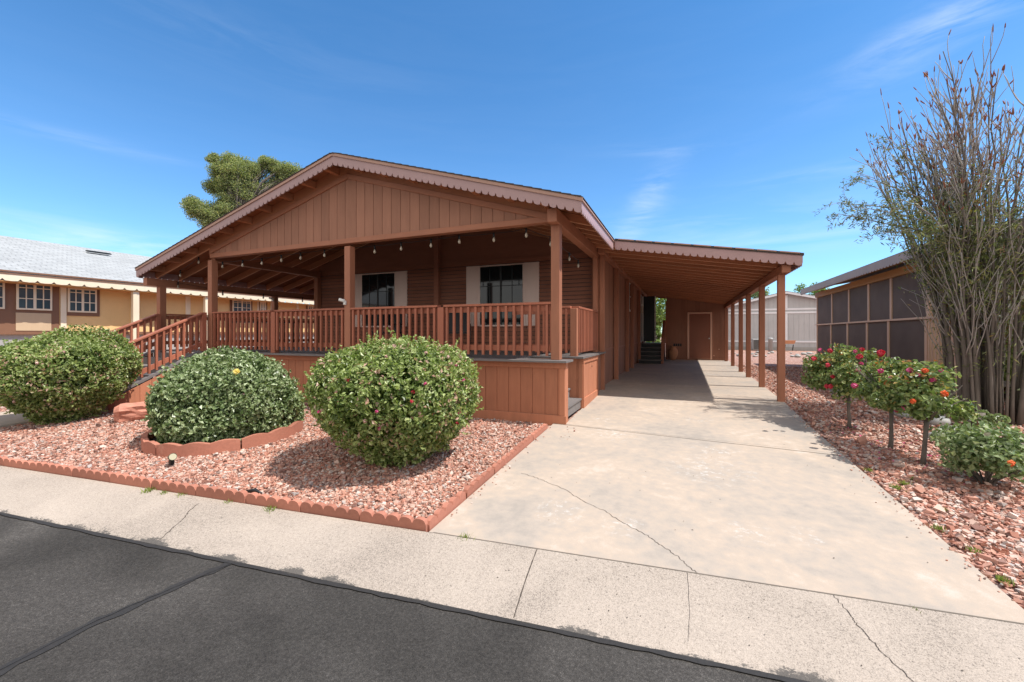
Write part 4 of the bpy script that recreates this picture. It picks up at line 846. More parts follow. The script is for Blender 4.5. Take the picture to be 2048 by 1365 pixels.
for i in range(14):
    o = bpy.data.objects.new('edging_block', bm1); COL.objects.link(o)
    x = cx - (BL + .006) * (i + 1) * math.cos(a0); o.location = (x, YS(x, 2.935) + random.uniform(-.004, .004), -.302 + random.uniform(-.008, .006)); o.rotation_euler = (random.uniform(-.04, .04), random.uniform(-.008, .008), a0 + random.uniform(-.012, .012))
    tag(o, f'{wear_words[i]} red scalloped edging block from the driveway corner, along the curb', 'edging block', 'red scalloped edging blocks')
bm2 = block_mesh(BL, 5, .08, .045)
for i in range(5):
    o = bpy.data.objects.new('edging_block', bm2); COL.objects.link(o); y = cy + .03 + (BL + .008) * i
    o.location = (-1.85, y, zg(-1.85, y) - .002); o.rotation_euler = (-math.atan(.055) * 0 + random.uniform(-.06, .06), -math.atan(.05), R(90) + random.uniform(-.015, .015))
    tag(o, f'{wear_words[i]} red scalloped edging block from the curb, along the driveway', 'edging block', 'red scalloped edging blocks')
# ring round the middle bush
def arc_block(a, b, label):
    m = MB(); c = (-6.15, 4.10); r0, r1 = .93, .99; n = 3 * 8; zb = zg(-6, 3.4) - .06; pr = []
    for k in range(n + 1):
        t = k / n; u = (t * 3) % 1.0; h = .115 + .028 * math.sin(math.pi * u); an = a + (b - a) * t; pr.append((an, h))
    for (a1, h1), (a2, h2) in zip(pr[:-1], pr[1:]):
        def P(r, an, z): return (c[0] + r * math.cos(an), c[1] + r * math.sin(an), z)
        g = zg(c[0] + r1 * math.cos(a1), c[1] + r1 * math.sin(a1))
        m.hexa([P(r1, a1, zb), P(r1, a2, zb), P(r0, a2, zb), P(r0, a1, zb)], [P(r1, a1, g + h1), P(r1, a2, g + h2), P(r0, a2, g + h2), P(r0, a1, g + h1)])
    o = m.build('curved_edging_block', 'brick', loc=(c[0] + r1 * math.cos((a + b) / 2), c[1] + r1 * math.sin((a + b) / 2), zb)); tag(o, label, 'edging block', 'curved blocks round the middle bush')
ring = ['short red curved edging block at left of the middle bush', 'red curved edging block with leaf shadows before the middle bush', 'bright red curved edging block in front right of the middle bush', 'rearmost red curved edging block right of the middle bush']
for (a, b), l in zip(((-168, -136), (-135, -86), (-85, -28), (-27, 32)), ring): arc_block(R(a), R(b), l)
m = MB(); c = (-6.15, 4.10); pts = [(c[0] + .925 * math.cos(t * math.pi / 12), c[1] + .925 * math.sin(t * math.pi / 12)) for t in range(24)]
m.hexa([(x, y, zg(x, y) - .06) for x, y in pts], [(x, y, zg(x, y) + .03) for x, y in pts]); so = m.build('soil', 'soil'); so['kind'] = 'structure'

# ------------------------------------------------------------------ PLANTS
def noise3(P, seed, f):
    r = np.random.default_rng(seed); out = np.zeros(len(P))
    for _ in range(10):
        d = r.normal(0, 1, 3) * f; out += np.sin(P @ d + r.uniform(0, 6.28))
    return out / 10 ** .5 * .5
def flower(par, p, r, mat, n=14, nm='flower'):
    P = []; ids = []
    d = unit(RNG.normal(0, 1, (n, 3)) + np.array([0, -.4, .5])); V = []; F = []
    for k in range(n):
        nn = d[k]; t = np.cross(nn, [0.1, .2, 1]); t /= np.linalg.norm(t); s = np.cross(nn, t); c = np.array(p) + nn * r * .45; u = RNG.uniform(.6, 1) * r
        b = len(V); V += [c - t * u * .5, c - s * u * .6 + nn * u * .2, c + t * u * .7 + nn * u * .15, c + s * u * .6 + nn * u * .2]; F.append([b, b + 1, b + 2, b + 3])
    np_mesh(nm, np.array(V), np.array(F), RNG.uniform(0, 1, n), mat, par)
def bush(label, c, rx, ry, h, prof, nl, L, W, mat, seed, top_var=.09, bump=.13, dead=0.0):
    z0 = zg(*c) - .02; t = thing('bush', label, 'bush', (c[0], c[1], z0), 'rounded bushes in the gravel bed')
    ph = np.array([p[0] for p in prof]); pr = np.array([p[1] for p in prof])
    hh = RNG.uniform(0, 1, nl * 3); rad = np.interp(hh, ph, pr); slope = np.abs(np.gradient(pr, ph)); wgt = (rad + .12) * np.sqrt(1 + (np.interp(hh, ph, slope) * rx / h) ** 2)
    keep = RNG.uniform(0, wgt.max(), len(hh)) < wgt; hh = hh[keep][:nl]; rad = rad[keep][:nl]; n = len(hh)
    an = RNG.uniform(0, 2 * math.pi, n); S = np.stack([np.cos(an), np.sin(an), hh * 1.5], 1)
    b = 1 + bump * noise3(S, seed, 2.2) + bump * .55 * noise3(S, seed + 1, 9) + .030 * noise3(S, seed + 8, 19); dep = RNG.exponential(.075, n) - .025
    rr = rad * b; x = c[0] + np.cos(an) * (rr * rx - dep); y = c[1] + np.sin(an) * (rr * ry - dep)
    z = z0 + hh * h * (1 + top_var * noise3(S, seed + 2, 4)) - dep * .6 * (hh > .6) + RNG.normal(0, .012, n)
    sl = np.interp(hh, ph, np.gradient(pr, ph)); Nn = unit(np.stack([np.cos(an), np.sin(an), -sl * rx / h], 1) + np.array([.15, -.1, .35]))
    nz = noise3(np.stack([x, y, z], 1), seed + 5, 9); r = np.clip(RNG.beta(2.2, 2.4, n) * .95 + .16 * nz, 0, .945)
    if dead: q = RNG.uniform(0, 1, n) < dead * np.clip(1 + 2 * nz, .2, 3); r[q] = RNG.uniform(.95, 1, q.sum())
    g_ = noise3(np.stack([x, y, z], 1), seed + 12, 16) > -.62; leaves('foliage', np.stack([x, y, z], 1)[g_], Nn[g_], L, W, mat, t, .85, r[g_])
    # shoots standing a little proud of the clipped surface
    ns = nl // 45; i = RNG.integers(0, n, ns); B = np.stack([x, y, z], 1)[i]; D = unit(Nn[i] + RNG.normal(0, .45, (ns, 3)) + np.array([0, 0, .35])); Ls = RNG.uniform(.03, .15, (ns, 1)); SP = []; SN = []
    for q in range(9): SP.append(B + D * Ls * (q / 8) + RNG.normal(0, .006, (ns, 3))); SN.append(D)
    SP = np.concatenate(SP); leaves('shoots', SP, np.concatenate(SN), L * .95, W * .9, mat, t, 1.2, np.clip(RNG.beta(3, 1.6, len(SP)) * .95, 0, .94))
    # inner leaves, shade of the gaps put into their darker tones
    k = nl // 3; i = RNG.integers(0, n, k); q = RNG.uniform(.45, .93, k)[:, None]; P = np.stack([x, y, z], 1)[i]; cc = np.array([c[0], c[1], z0 + h * .45]); P = cc + (P - cc) * q
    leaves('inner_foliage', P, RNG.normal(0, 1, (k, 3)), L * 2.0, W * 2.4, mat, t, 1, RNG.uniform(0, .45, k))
    m = MB()
    for k in range(26):
        a = random.uniform(0, 6.28); u = random.uniform(.3, .8); r_ = float(np.interp(u, ph, pr)) * .85
        m.tube([(c[0] + .06 * math.cos(a), c[1] + .06 * math.sin(a), z0 - .03), (c[0] + r_ * rx * .5 * math.cos(a), c[1] + r_ * ry * .5 * math.sin(a), z0 + u * h * .45), (c[0] + r_ * rx * math.cos(a), c[1] + r_ * ry * math.sin(a), z0 + u * h * .95)], [.018, .011, .004], 5)
    m.build('branches', 'bark', t)
    return t, np.stack([x, y, z], 1), Nn
P3 = [(0, .30), (.08, .42), (.2, .64), (.33, .84), (.48, .97), (.60, 1), (.74, .96), (.85, .84), (.93, .63), (1, .05)]
P2 = [(0, .85), (.1, .92), (.25, .99), (.42, 1), (.6, .93), (.75, .78), (.87, .56), (.95, .33), (1, .05)]
P1 = [(0, .34), (.1, .48), (.25, .72), (.42, .93), (.6, 1), (.75, .93), (.87, .74), (.95, .48), (1, .05)]
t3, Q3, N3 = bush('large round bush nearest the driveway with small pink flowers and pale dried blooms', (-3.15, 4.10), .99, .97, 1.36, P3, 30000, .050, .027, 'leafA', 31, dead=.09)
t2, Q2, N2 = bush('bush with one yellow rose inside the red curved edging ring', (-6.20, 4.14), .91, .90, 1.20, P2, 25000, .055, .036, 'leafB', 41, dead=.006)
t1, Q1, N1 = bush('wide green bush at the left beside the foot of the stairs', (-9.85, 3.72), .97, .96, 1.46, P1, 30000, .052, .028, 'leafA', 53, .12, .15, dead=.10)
cam0 = np.array([0, 0, 1.25])
def front_pts(Q, Nn, n, lo=-9, hi=9, seed=1):
    f = np.sum((cam0 - Q) * Nn, 1) > .3; f &= (Q[:, 2] > lo) & (Q[:, 2] < hi); i = np.where(f)[0]; i = np.random.default_rng(seed).choice(i, n, False); return Q[i] + Nn[i] * .02
for j, p in enumerate(front_pts(Q3, N3, 30, .0, .95, 3)): flower(t3, p, .026, 'petP' if j % 3 else 'petR', 9)
for p in front_pts(Q3, N3, 34, .2, 1.1, 5): flower(t3, p, .030, 'petD', 10, 'dried_flower')
for p in front_pts(Q1, N1, 16, .2, 1.1, 6): flower(t1, p, .032, 'petD', 10, 'dried_flower')
flower(t2, (-5.47, 3.72, .74), .055, 'petY', 22, 'yellow_rose')

def vw(px, py, k):  # world point at depth k along the view for a crown lobe of the far pine
    th = R(22.39); a = (px - 1024) / 835; return np.array([-math.sin(th) + a * math.cos(th), math.cos(th) + a * math.sin(th), (667 - py) / 835]) * k + np.array([0, 0, 1.25])
def rose(label, bx, by, hs, crx, crz, cz, nl, seed, cols, nf, lean=(0, 0), trunk=True):
    z0 = zg(bx, by) - .03; t = thing('rose_tree' if trunk else 'rose_bush', label, 'rose', (bx, by, z0), 'roses in the gravel by the driveway')
    cx_, cy_ = bx + lean[0], by + lean[1]; m = MB()
    if trunk: m.tube([(bx, by, z0 - .02), (bx + .01, by, z0 + .12), (bx + lean[0] * .6, by + lean[1] * .5, z0 + hs * .6), (cx_, cy_, z0 + hs)], [.028, .022, .020, .024], 9)
    for k in range(22):
        a = random.uniform(0, 6.28); u = random.uniform(.3, 1); zb = z0 + (hs if trunk else 0)
        m.tube([(cx_, cy_, zb - .02), (cx_ + crx * .35 * u * math.cos(a), cy_ + crx * .35 * u * math.sin(a), zb + crz * .5), (cx_ + crx * u * math.cos(a), cy_ + crx * u * math.sin(a), zb + crz * random.uniform(.8, 1.7))], [.011, .007, .003], 5)
    m.build('trunk', 'bark', t)
    nb = 26; r_ = np.random.default_rng(seed); cc = r_.normal(0, 1, (nb, 3)); cc = unit(cc) * r_.uniform(.35, .95, (nb, 1)) ** .6
    cen = np.array([cx_, cy_, cz]) + cc * np.array([crx, crx, crz]); i = r_.integers(0, nb, nl); off = unit(r_.normal(0, 1, (nl, 3))) * (r_.uniform(0, 1, (nl, 1)) ** .5) * crx * .40
    P = cen[i] + off * np.array([1, 1, .75]); Nn = unit((P - np.array([cx_, cy_, cz])) + np.array([0.05, 0, .25]))
    rr = np.clip(r_.beta(2, 2.6, nl), 0, 1); top = (P[:, 2] > cz + crz * .3) & (r_.uniform(0, 1, nl) < .10); rr[top] = r_.uniform(.9, 1, top.sum())
    leaves('foliage', P, Nn, .052, .036, 'leafR' if trunk else 'leafB', t, .8, rr)
    f = (np.sum((cam0 - P) * Nn, 1) > .5) & (np.linalg.norm((P - np.array([cx_, cy_, cz])) / np.array([crx, crx, crz]), axis=1) > .9); idx = np.where(f)[0]; idx = r_.choice(idx, min(nf, len(idx)), False)
    for j, q in enumerate(idx): flower(t, P[q] + Nn[q] * .03, .045 * r_.uniform(.7, 1.1), cols[j % len(cols)], 18)
    return t
rose('standard rose tree with red blooms, farthest of the three up the driveway', 2.17, 7.33, .45, .48, .36, .69, 4700, 3, ['petR', 'petR', 'petP'], 5)
_t = [o for o in COL.objects if o.name.startswith('rose_tree') and o.parent is None][-1]
for (x, y, c, q) in ((1628, 718, 'petR', .055), (1656, 731, 'petR', .05), (1719, 714, 'petR', .065), (1660, 702, 'petR', .05), (1724, 700, 'petR', .05), (1722, 728, 'petP', .045), (1714, 743, 'petP', .06), (1640, 700, 'petP', .04)): flower(_t, vw(x, y, 5.62), q * .8, c, 22)
rose('middle standard rose tree with pink blooms and a straight pale stem', 2.31, 6.42, .55, .36, .30, .62, 3500, 4, ['petP', 'petO', 'petP'], 8, (.02, .02))
_t = [o for o in COL.objects if o.name.startswith('rose_tree') and o.parent is None][-1]
for (x, y, c, q) in ((1762, 707, 'petR', .07), (1762, 743, 'petP', .05), (1780, 757, 'petP', .035), (1795, 772, 'petO', .045)): flower(_t, vw(x, y, 4.85), q * .8, c, 22)
rose('nearest standard rose tree with a leaning stem and magenta blooms', 2.40, 5.90, .48, .40, .27, .60, 3500, 5, ['petP', 'petP', 'petO'], 6, (.05, .04))
_t = [o for o in COL.objects if o.name.startswith('rose_tree') and o.parent is None][-1]
for (x, y, c, q) in ((1850, 742, 'petO', .05), (1865, 762, 'petP', .055), (1882, 742, 'petP', .035)): flower(_t, vw(x, y, 4.35), q * .8, c, 22)
rose('low leafy rose bush without blooms at the right edge of the gravel', 2.66, 5.40, .05, .36, .20, .15, 3400, 8, ['petO'], 1, trunk=False)

# tall many-stemmed tree at the right
tr = thing('tree', 'tall half-bare tree of many upright grey stems with rusty seed spikes', 'tree', (4.15, 8.55, -.05))
rT = random.Random(21); st_m = MB(); tw_m = MB(); sp_m = MB(); LP = []; tips = []
def curve(p0, d0, L, n, r0, r1, wob, upb, mb, sides):
    pts = [Vector(p0)]; d = Vector(d0).normalized(); rr = []
    for k in range(n):
        d = (d + Vector((rT.gauss(0, wob), rT.gauss(0, wob), upb + rT.gauss(0, wob * .4)))).normalized(); pts.append(pts[-1] + d * (L / n))
    rr = [r0 + (r1 - r0) * (i / n) ** .8 for i in range(n + 1)]; mb.tube(pts, rr, sides); return pts
def flare(bx, by, a, ln, H, n, r0, r1, wob, mb, sides):
    pts = []; ox = oy = 0
    for i in range(n + 1):
        t = i / n; ox += rT.gauss(0, wob) * .5; oy += rT.gauss(0, wob) * .5; q = ln * H * (.12 * t + .88 * t ** 2.0); pts.append(Vector((bx + math.cos(a) * q + ox * t, by + math.sin(a) * q * .8 + oy * t, -.1 + H * t)))
    mb.tube(pts, [r0 + (r1 - r0) * (i / n) ** .55 for i in range(n + 1)], sides); return pts
stems = []
for k in range(11):
    a = math.pi + rT.gauss(0, .5); ln = rT.uniform(.08, .24); P = flare(4.08 + rT.uniform(-.1, .3), 8.55 + rT.uniform(-.3, .3), a, ln, rT.uniform(4.2, 5.4), 13, rT.uniform(.02, .035), .005, .07, st_m, 6); stems.append((P, a, 1)); tips.append((P[-4:], P[-1]))
    for j in range(4, 13):
        for _ in range(2):
            o = Vector((-rT.uniform(.1, .9), rT.gauss(0, .4), rT.uniform(1, 1.8))); Q = curve(P[j], o, rT.uniform(.4, .9), 6, .008, .003, .08, .06, tw_m, 4); tips.append((Q, P[j]))
for k in range(48):
    a = rT.uniform(0, 6.28); u = math.sqrt(rT.uniform(.02, 1)); bx = 4.24 + .43 * u * math.cos(a); by = 8.6 + .36 * u * math.sin(a)
    lean = .02 + .15 * u * u; H = rT.uniform(4.3, 5.6) * (1 - .10 * u); rb = rT.choice([.016, .022, .028, .036, .05]) * rT.uniform(.85, 1.15)
    P = flare(bx, by, a, lean * 1.1, H, 13, rb, .006, .09, st_m, 7); stems.append((P, a, u))
    for j in range(3, 13):
        for _ in range(2 if j > 5 else 1):
            if rT.random() < .85:
                aa = a + rT.gauss(0, 1.0); o = Vector((math.cos(aa), math.sin(aa), rT.uniform(1.3, 3.0))); L = rT.uniform(.5, 1.25) * (1.15 - j * .035)
                Q = curve(P[j], o, L, 6, .0085, .003, .09, .08, tw_m, 4); tips.append((Q, P[j]))
                if rT.random() < .6:
                    Q2_ = curve(Q[3], (Q[3] - Q[2]) + Vector((rT.gauss(0, .12), rT.gauss(0, .12), .05)), L * .5, 4, .006, .003, .1, .05, tw_m, 4); tips.append((Q2_, P[j]))
    tips.append((P[-4:], P[-1]))
# leafy side boughs on the left
for (z, L, up) in ((2.5, 1.45, .55), (2.7, 1.5, .5), (2.9, 1.65, .5), (2.6, 1.3, .35), (3.1, 1.5, .55), (3.3, 1.4, .7), (2.8, 1.6, .4)):
    by = 8.5 + rT.uniform(-.3, .3); a = math.pi + rT.gauss(0, .35); Q = curve((3.85, by, z), (math.cos(a), math.sin(a), up), L, 9, .016, .004, .07, -.03, tw_m, 5)
    for q in range(2, 10):
        for _ in range(3):
            W_ = curve(Q[min(q, 9)], (rT.gauss(-.2, .6), rT.gauss(0, .6), rT.uniform(-.9, .5)), rT.uniform(.15, .36), 4, .004, .002, .12, -.08, tw_m, 3)
            for v in W_[1:]:
                for _ in range(4): LP.append(v + Vector((rT.gauss(0, .025), rT.gauss(0, .025), rT.gauss(0, .03))))
for P, a, u in stems:
    for v0, v1 in zip(P[2:-3], P[3:-2]):
        z = v0.z; den = 12 if 1.3 < z < 3.0 else (6 if z < 3.6 else 0)
        if z < 1.4: den = 5
        for _ in range(int(den)):
            q = v0.lerp(v1, rT.random()); LP.append(q + Vector((rT.gauss(0, .12), rT.gauss(0, .12), rT.gauss(0, .05))))
NSP = 0
for Q, src in tips:
    v = Q[-1]
    if v.z > 3.0 and rT.random() < .5:
        d = (Q[-1] - Q[-2]).normalized(); l = rT.uniform(.05, .12); r_ = rT.uniform(.006, .011)
        for b_ in range(1 if rT.random() < .7 else 2):
            dd = (d + Vector((rT.gauss(0, .5), rT.gauss(0, .5), rT.gauss(0, .3))) * (1 if b_ else .25)).normalized(); s_ = v - d * .02; NSP += 1; q_ = MB() if NSP <= 100 else sp_m
            q_.tube([s_, s_ + dd * l * .2, s_ + dd * l * .7, s_ + dd * l], [r_ * .5, r_, r_ * .8, r_ * .15], 6)
            if NSP <= 100: q_.build('seed_spike', 'spike', tr)
    if 2.0 < v.z < 3.7:
        for q in Q[1:]:
            for _ in range(3 if v.z < 3.3 else 1): LP.append(q + Vector((rT.gauss(0, .035), rT.gauss(0, .035), rT.gauss(0, .03))))
st_m.build('stems', 'bark', tr); tw_m.build('twigs', 'twig', tr); sp_m.build('seed_spikes', 'spike', tr, kind='stuff')
LPn = np.array([tuple(v) for v in LP]); leaves('foliage', LPn, RNG.normal(0, 1, LPn.shape), .075, .014, 'leafT', tr, 1, None, .5)
# shrubs under and behind it
def clump(name, label, cat, c, r, nl, L, W, mat, seed, nb=30, group=None, trunkh=0, tr_r=.1, sp=.38):
    z0 = zg(c[0], c[1]); t = thing(name, label, cat, (c[0], c[1], z0), group); r_ = np.random.default_rng(seed)
    cc = unit(r_.normal(0, 1, (nb, 3))) * r_.uniform(.2, 1, (nb, 1)) ** .5; cen = np.array(c) + cc * np.array(r); i = r_.integers(0, nb, nl)
    szs = r_.uniform(.6, 1.3, nb); P = cen[i] + unit(r_.normal(0, 1, (nl, 3))) * r_.uniform(0, 1, (nl, 1)) ** .4 * min(r) * sp * szs[i][:, None]
    leaves('crown', P, unit(P - cen[i]) + np.array([.2, 0, .4]), L, W, mat, t, .7, np.clip(r_.beta(2, 2, nl) * .8 + .1 + .1 * (szs[i] - 1), 0, 1))
    m = MB(); m.tube([(c[0], c[1], z0 - .1), (c[0] + .1 * trunkh * .2, c[1], z0 + max(.2, c[2] - r[2] * .3 - z0))], [tr_r, tr_r * .6], 8)
    for k in range(min(nb, 14)): m.tube([(c[0], c[1], z0 + max(.15, (c[2] - z0) * .35)), tuple((np.array(c) + cen[k]) / 2 - np.array([0, 0, r[2] * .2])), tuple(cen[k])], [tr_r * .5, tr_r * .3, tr_r * .08], 5)
    m.build('trunk', 'bark', t); return t
clump('shrub', 'bright green shrub at the right edge behind the many-stemmed tree', 'shrub', (5.95, 10.2, .85), (.75, .7, .75), 14000, .06, .03, 'leafA', 61)
clump('shrub', 'dark low shrub hugging the foot of the many-stemmed tree', 'shrub', (5.2, 8.5, .35), (.6, .5, .45), 7000, .06, .03, 'leafB', 62)
clump('shrub', 'small leafy suckers in front of the many-stemmed tree', 'shrub', (3.85, 7.95, .02), (.28, .2, .12), 1200, .05, .025, 'leafB', 63)
clump('tree', 'dark tree filling the gap behind the many-stemmed tree at the right edge', 'tree', (9.3, 14.0, 1.9), (1.8, 1.6, 1.6), 16000, .10, .05, 'leafB', 64, 40)

# pine behind the house: lobes at measured places
pt = thing('pine_tree', 'tall bushy pine rising behind the left side of the roof', 'pine tree', (-28.5, 19, 0))
lob = [(400, 425, .9, 28), (425, 440, 1.0, 28.3), (390, 410, .5, 28), (450, 425, 1.0, 28.6), (440, 345, .8, 29), (475, 340, 1.1, 29), (490, 380, 1.3, 29.4), (460, 370, 1.0, 29), (430, 318, .4, 29), (470, 330, .8, 29.5), (510, 345, .8, 29.7), (545, 335, .7, 30), (575, 345, .9, 30), (560, 375, 1.2, 30.4), (610, 360, 1.0, 30.5), (640, 390, 1.2, 31), (520, 420, 1.4, 30), (430, 375, .6, 29), (465, 410, 1.0, 29), (580, 420, 1.4, 31), (533, 322, .4, 30)]
Pp = []; r_ = np.random.default_rng(5); cens = []
for (x, y, r0, k) in lob:
    c = vw(x, y, k)
    for _ in range(int(26 * r0 * r0 + 6)):
        s = unit(r_.normal(0, 1, (1, 3)))[0] * r_.uniform(.3, 1) * r0 * np.array([1, 1, .8]); cc = c + s; cens.append(cc); n = 260
        Pp.append(cc + unit(r_.normal(0, 1, (n, 3))) * r_.uniform(0, 1, (n, 1)) ** .5 * (.22 + r0 * .26) * np.array([1.1, 1.1, .8]))
Pp = np.concatenate(Pp); leaves('crown', Pp, np.tile([.3, 0, .8], (len(Pp), 1)), .13, .045, 'pine', pt, 1.0, None, -.5)
m = MB(); m.tube([(-28.5, 19, -.1), (-28.3, 19.1, 5), (-27.8, 19.3, 9)], [.45, .32, .12], 10)
for cc in cens[::3]: m.tube([(-28.2, 19.15, min(8.5, cc[2] * .72)), tuple((cc + np.array([-28.2, 19.2, cc[2] * .8])) / 2), tuple(cc)], [.09, .05, .015], 5)
m.build('trunk', 'bark', pt)
clump('tree', 'sunlit light green tree seen through the gap left of the shed', 'tree', (-2.3, 30.5, 3.3), (2.6, 2, 2.0), 15000, .16, .09, 'dist', 71, 46, None, 1, .14)
clump('shrub', 'yellow green shrub low in the gap beyond the side stairs', 'shrub', (-1.75, 27, .95), (.5, .5, .8), 4000, .10, .05, 'dist', 72, 18)
clump('tree', 'dark green tree top above the grey house roof between carport posts', 'tree', (7.0, 51, 4.3), (1.9, 1.6, 2.6), 7000, .22, .12, 'leafB', 73, 26)
clump('tree', 'tree top peeking over the grey house left of the screened porch eave', 'tree', (9.7, 41, 3.9), (1.3, 1.2, 1.6), 5000, .2, .08, 'dist', 74, 22)
clump('tree', 'low tree behind the grey house at the left, seen under the carport beam', 'tree', (3.3, 50, 2.9), (1.6, 1.6, 1.8), 4000, .2, .1, 'leafB', 75, 20)
clump('shrub', 'small green plant at the far left corner behind the neighbouring yellow house', 'shrub', (-13.4, 16.5, 1.5), (.4, .4, .8), 2500, .1, .04, 'leafA', 76, 14)

# ------------------------------------------------------------------ ROCKS, LOG, LAMP, WEEDS
def rockm(name, c, s, mat, seed, label, cat='rock', group=None, rz=0, sub=3):
    import bmesh
    bm = bmesh.new(); bmesh.ops.create_icosphere(bm, subdivisions=sub, radius=1); r_ = np.random.default_rng(seed)
    co = np.array([v.co[:] for v in bm.verts]); f = 1 + .13 * noise3(co, seed, 1.6) + .06 * noise3(co, seed + 1, 4)
    for v, k in zip(bm.verts, f): v.co = Vector((v.co.x * k * s[0], v.co.y * k * s[1], v.co.z * k * s[2]))
    me = bpy.data.meshes.new(name); bm.to_mesh(me); bm.free(); me.materials.append(M[mat]); o = bpy.data.objects.new(name, me); COL.objects.link(o)
    for p in me.polygons: p.use_smooth = True
    o.location = c; o.rotation_euler = (0, 0, rz); return tag(o, label, cat, group)
RL = [(3.28, 9.86, .16, .10, .07, 'flat grey river stone, farthest of the row beyond the rose trees'), (3.42, 9.3, .20, .13, .07, 'long flat grey stone behind the first rose tree'), (3.20, 8.45, .17, .12, .09, 'blue grey river stone between the rose trees and the many-stemmed tree'),
      (3.42, 8.0, .16, .13, .10, 'rounded bluish boulder just behind the nearest rose stem'), (3.30, 7.40, .13, .10, .08, 'brownish river stone before the many-stemmed tree'), (3.02, 7.05, .12, .09, .07, 'small pale stone right of the nearest rose stem'), (3.30, 7.10, .15, .10, .08, 'pinkish flat stone above the low rose bush'),
      (2.95, 10.6, .17, .12, .06, 'pale stone beside the carport post line')]
for i, (x, y, a, b, c, l) in enumerate(RL): rockm('river_stone', (x, y, zg(x, y) + .02), (a, b, c), 'rock', 90 + i, l, 'rock', 'river stones under the tree', rz=i * .7)
r_ = random.Random(4)
FR = []
for i in range(34):
    x = r_.uniform(2.4, 8.5); y = r_.uniform(24.5, 29.5) - abs(x - 5) * .2
    FR.append((x, y, r_.uniform(.05, .14)))
for i, (x, y, s_) in enumerate(FR):
    rockm('landscape_rock', (x, y, zg(x, y) + s_ * .2), (s_ * 1.2, s_, s_ * .6), 'rock', 200 + i, 'one of the grey rocks lining the far gravel bed before the grey house', 'rock', 'grey rocks in the far gravel bed', sub=2)
# petrified log
m = MB(); n = 22; ax = [(-8.72, 3.88), (-8.25, 4.75)]
V = []; ring_n = 14
for i in range(ring_n + 1):
    t = i / ring_n; x = ax[0][0] + (ax[1][0] - ax[0][0]) * t; y = ax[0][1] + (ax[1][1] - ax[0][1]) * t; dx, dy = .475, .88
    for k in range(n):
        a = 2 * math.pi * k / n; rr = .165 * (1 - .15 * t) * (1 + .14 * math.sin(3 * a + 2 * t) + .09 * math.sin(5 * a + 9 * t) + .05 * math.sin(11 * a + 14 * t) + random.uniform(-.07, .07)) * (1 - .35 * (i in (0, ring_n))); V.append((x - dy * math.cos(a) * rr, y + dx * math.cos(a) * rr, zg(x, y) + .12 + math.sin(a) * rr))
m.v = V
for i in range(ring_n):
    for k in range(n): m.f.append((i * n + k, i * n + (k + 1) % n, (i + 1) * n + (k + 1) % n, (i + 1) * n + k)); m.m.append(0); m.sm.append(False)
m.f.append(tuple(reversed(range(n)))); m.m.append(0); m.sm.append(False); m.f.append(tuple(range(ring_n * n, ring_n * n + n))); m.m.append(0); m.sm.append(False)
tag(m.build('petrified_log', 'log', loc=(-8.5, 4.3, -.1)), 'red and cream petrified wood log lying between the left and middle bushes', 'rock')
# landscape spotlight
sx, sy = -5.50, 2.98; sz0 = zg(sx, sy)
sp = thing('spotlight', 'small bronze landscape spotlight in the gravel before the curved edging', 'spotlight', (sx, sy, sz0))
m = MB(); m.tube([(sx - .07, sy + .03, sz0 + .06), (sx - .03, sy + .01, sz0 + .075), (sx + .07, sy - .03, sz0 + .10)], [.022, .034, .042], 14); m.build('lamp_head', 'bronze', sp)
m = MB(); m.tube([(sx + .0705, sy - .0302, sz0 + .1002), (sx + .073, sy - .031, sz0 + .101)], .036, 14); m.build('lens', 'lens', sp)
m = MB(); m.tube([(sx - .01, sy, sz0 + .04), (sx - .01, sy, sz0 - .06)], .012, 8); m.box(sx - .03, sx + .01, sy - .02, sy + .02, sz0 - .01, sz0 + .045); m.build('stake', 'black', sp)
m = MB(); m.tube([(sx - .03, sy, sz0 - .02), (sx + .01, sy - .0, sz0 - .022), (sx + .09, sy + .03, sz0 - .025), (sx + .2, sy + .05, sz0 - .05)], .006, 6); m.build('cable', 'wire', sp)
# dark debris near the curb edging
m = MB(); m.tube([(-3.95, 2.78, -.29), (-3.85, 2.80, -.275), (-3.76, 2.80, -.29)], [.012, .02, .008], 7); tag(m.build('drip_emitter', 'black', loc=(-3.85, 2.8, -.29)), 'dark irrigation emitter lying on gravel near the curb edging', 'irrigation emitter')
def weed(x, y, h, n, label, z=None):
    r_ = RNG; z0 = zg(x, y) if z is None else z; b = np.stack([x + r_.normal(0, h * .35, n), y + r_.normal(0, h * .35, n), np.full(n, z0 - .01)], 1); d = r_.normal(0, .5, (n, 3)); d[:, 2] = 1; d = unit(d)
    s = unit(np.cross(d, r_.normal(0, 1, (n, 3)))) * .003; L = (r_.uniform(.5, 1, (n, 1)) * h); V = np.stack([b - s, b + s, b + d * L * .6 + s * .7, b + d * L + np.array([0, 0, -.1]) * L], 1).reshape(-1, 3)
    F = (np.arange(n)[:, None] * 4 + np.array([[0, 1, 2, 3]])); o = np_mesh('weed', V, F, r_.uniform(0, 1, n), 'grass'); return tag(o, label, 'weed', 'weeds in the cracks and gravel')
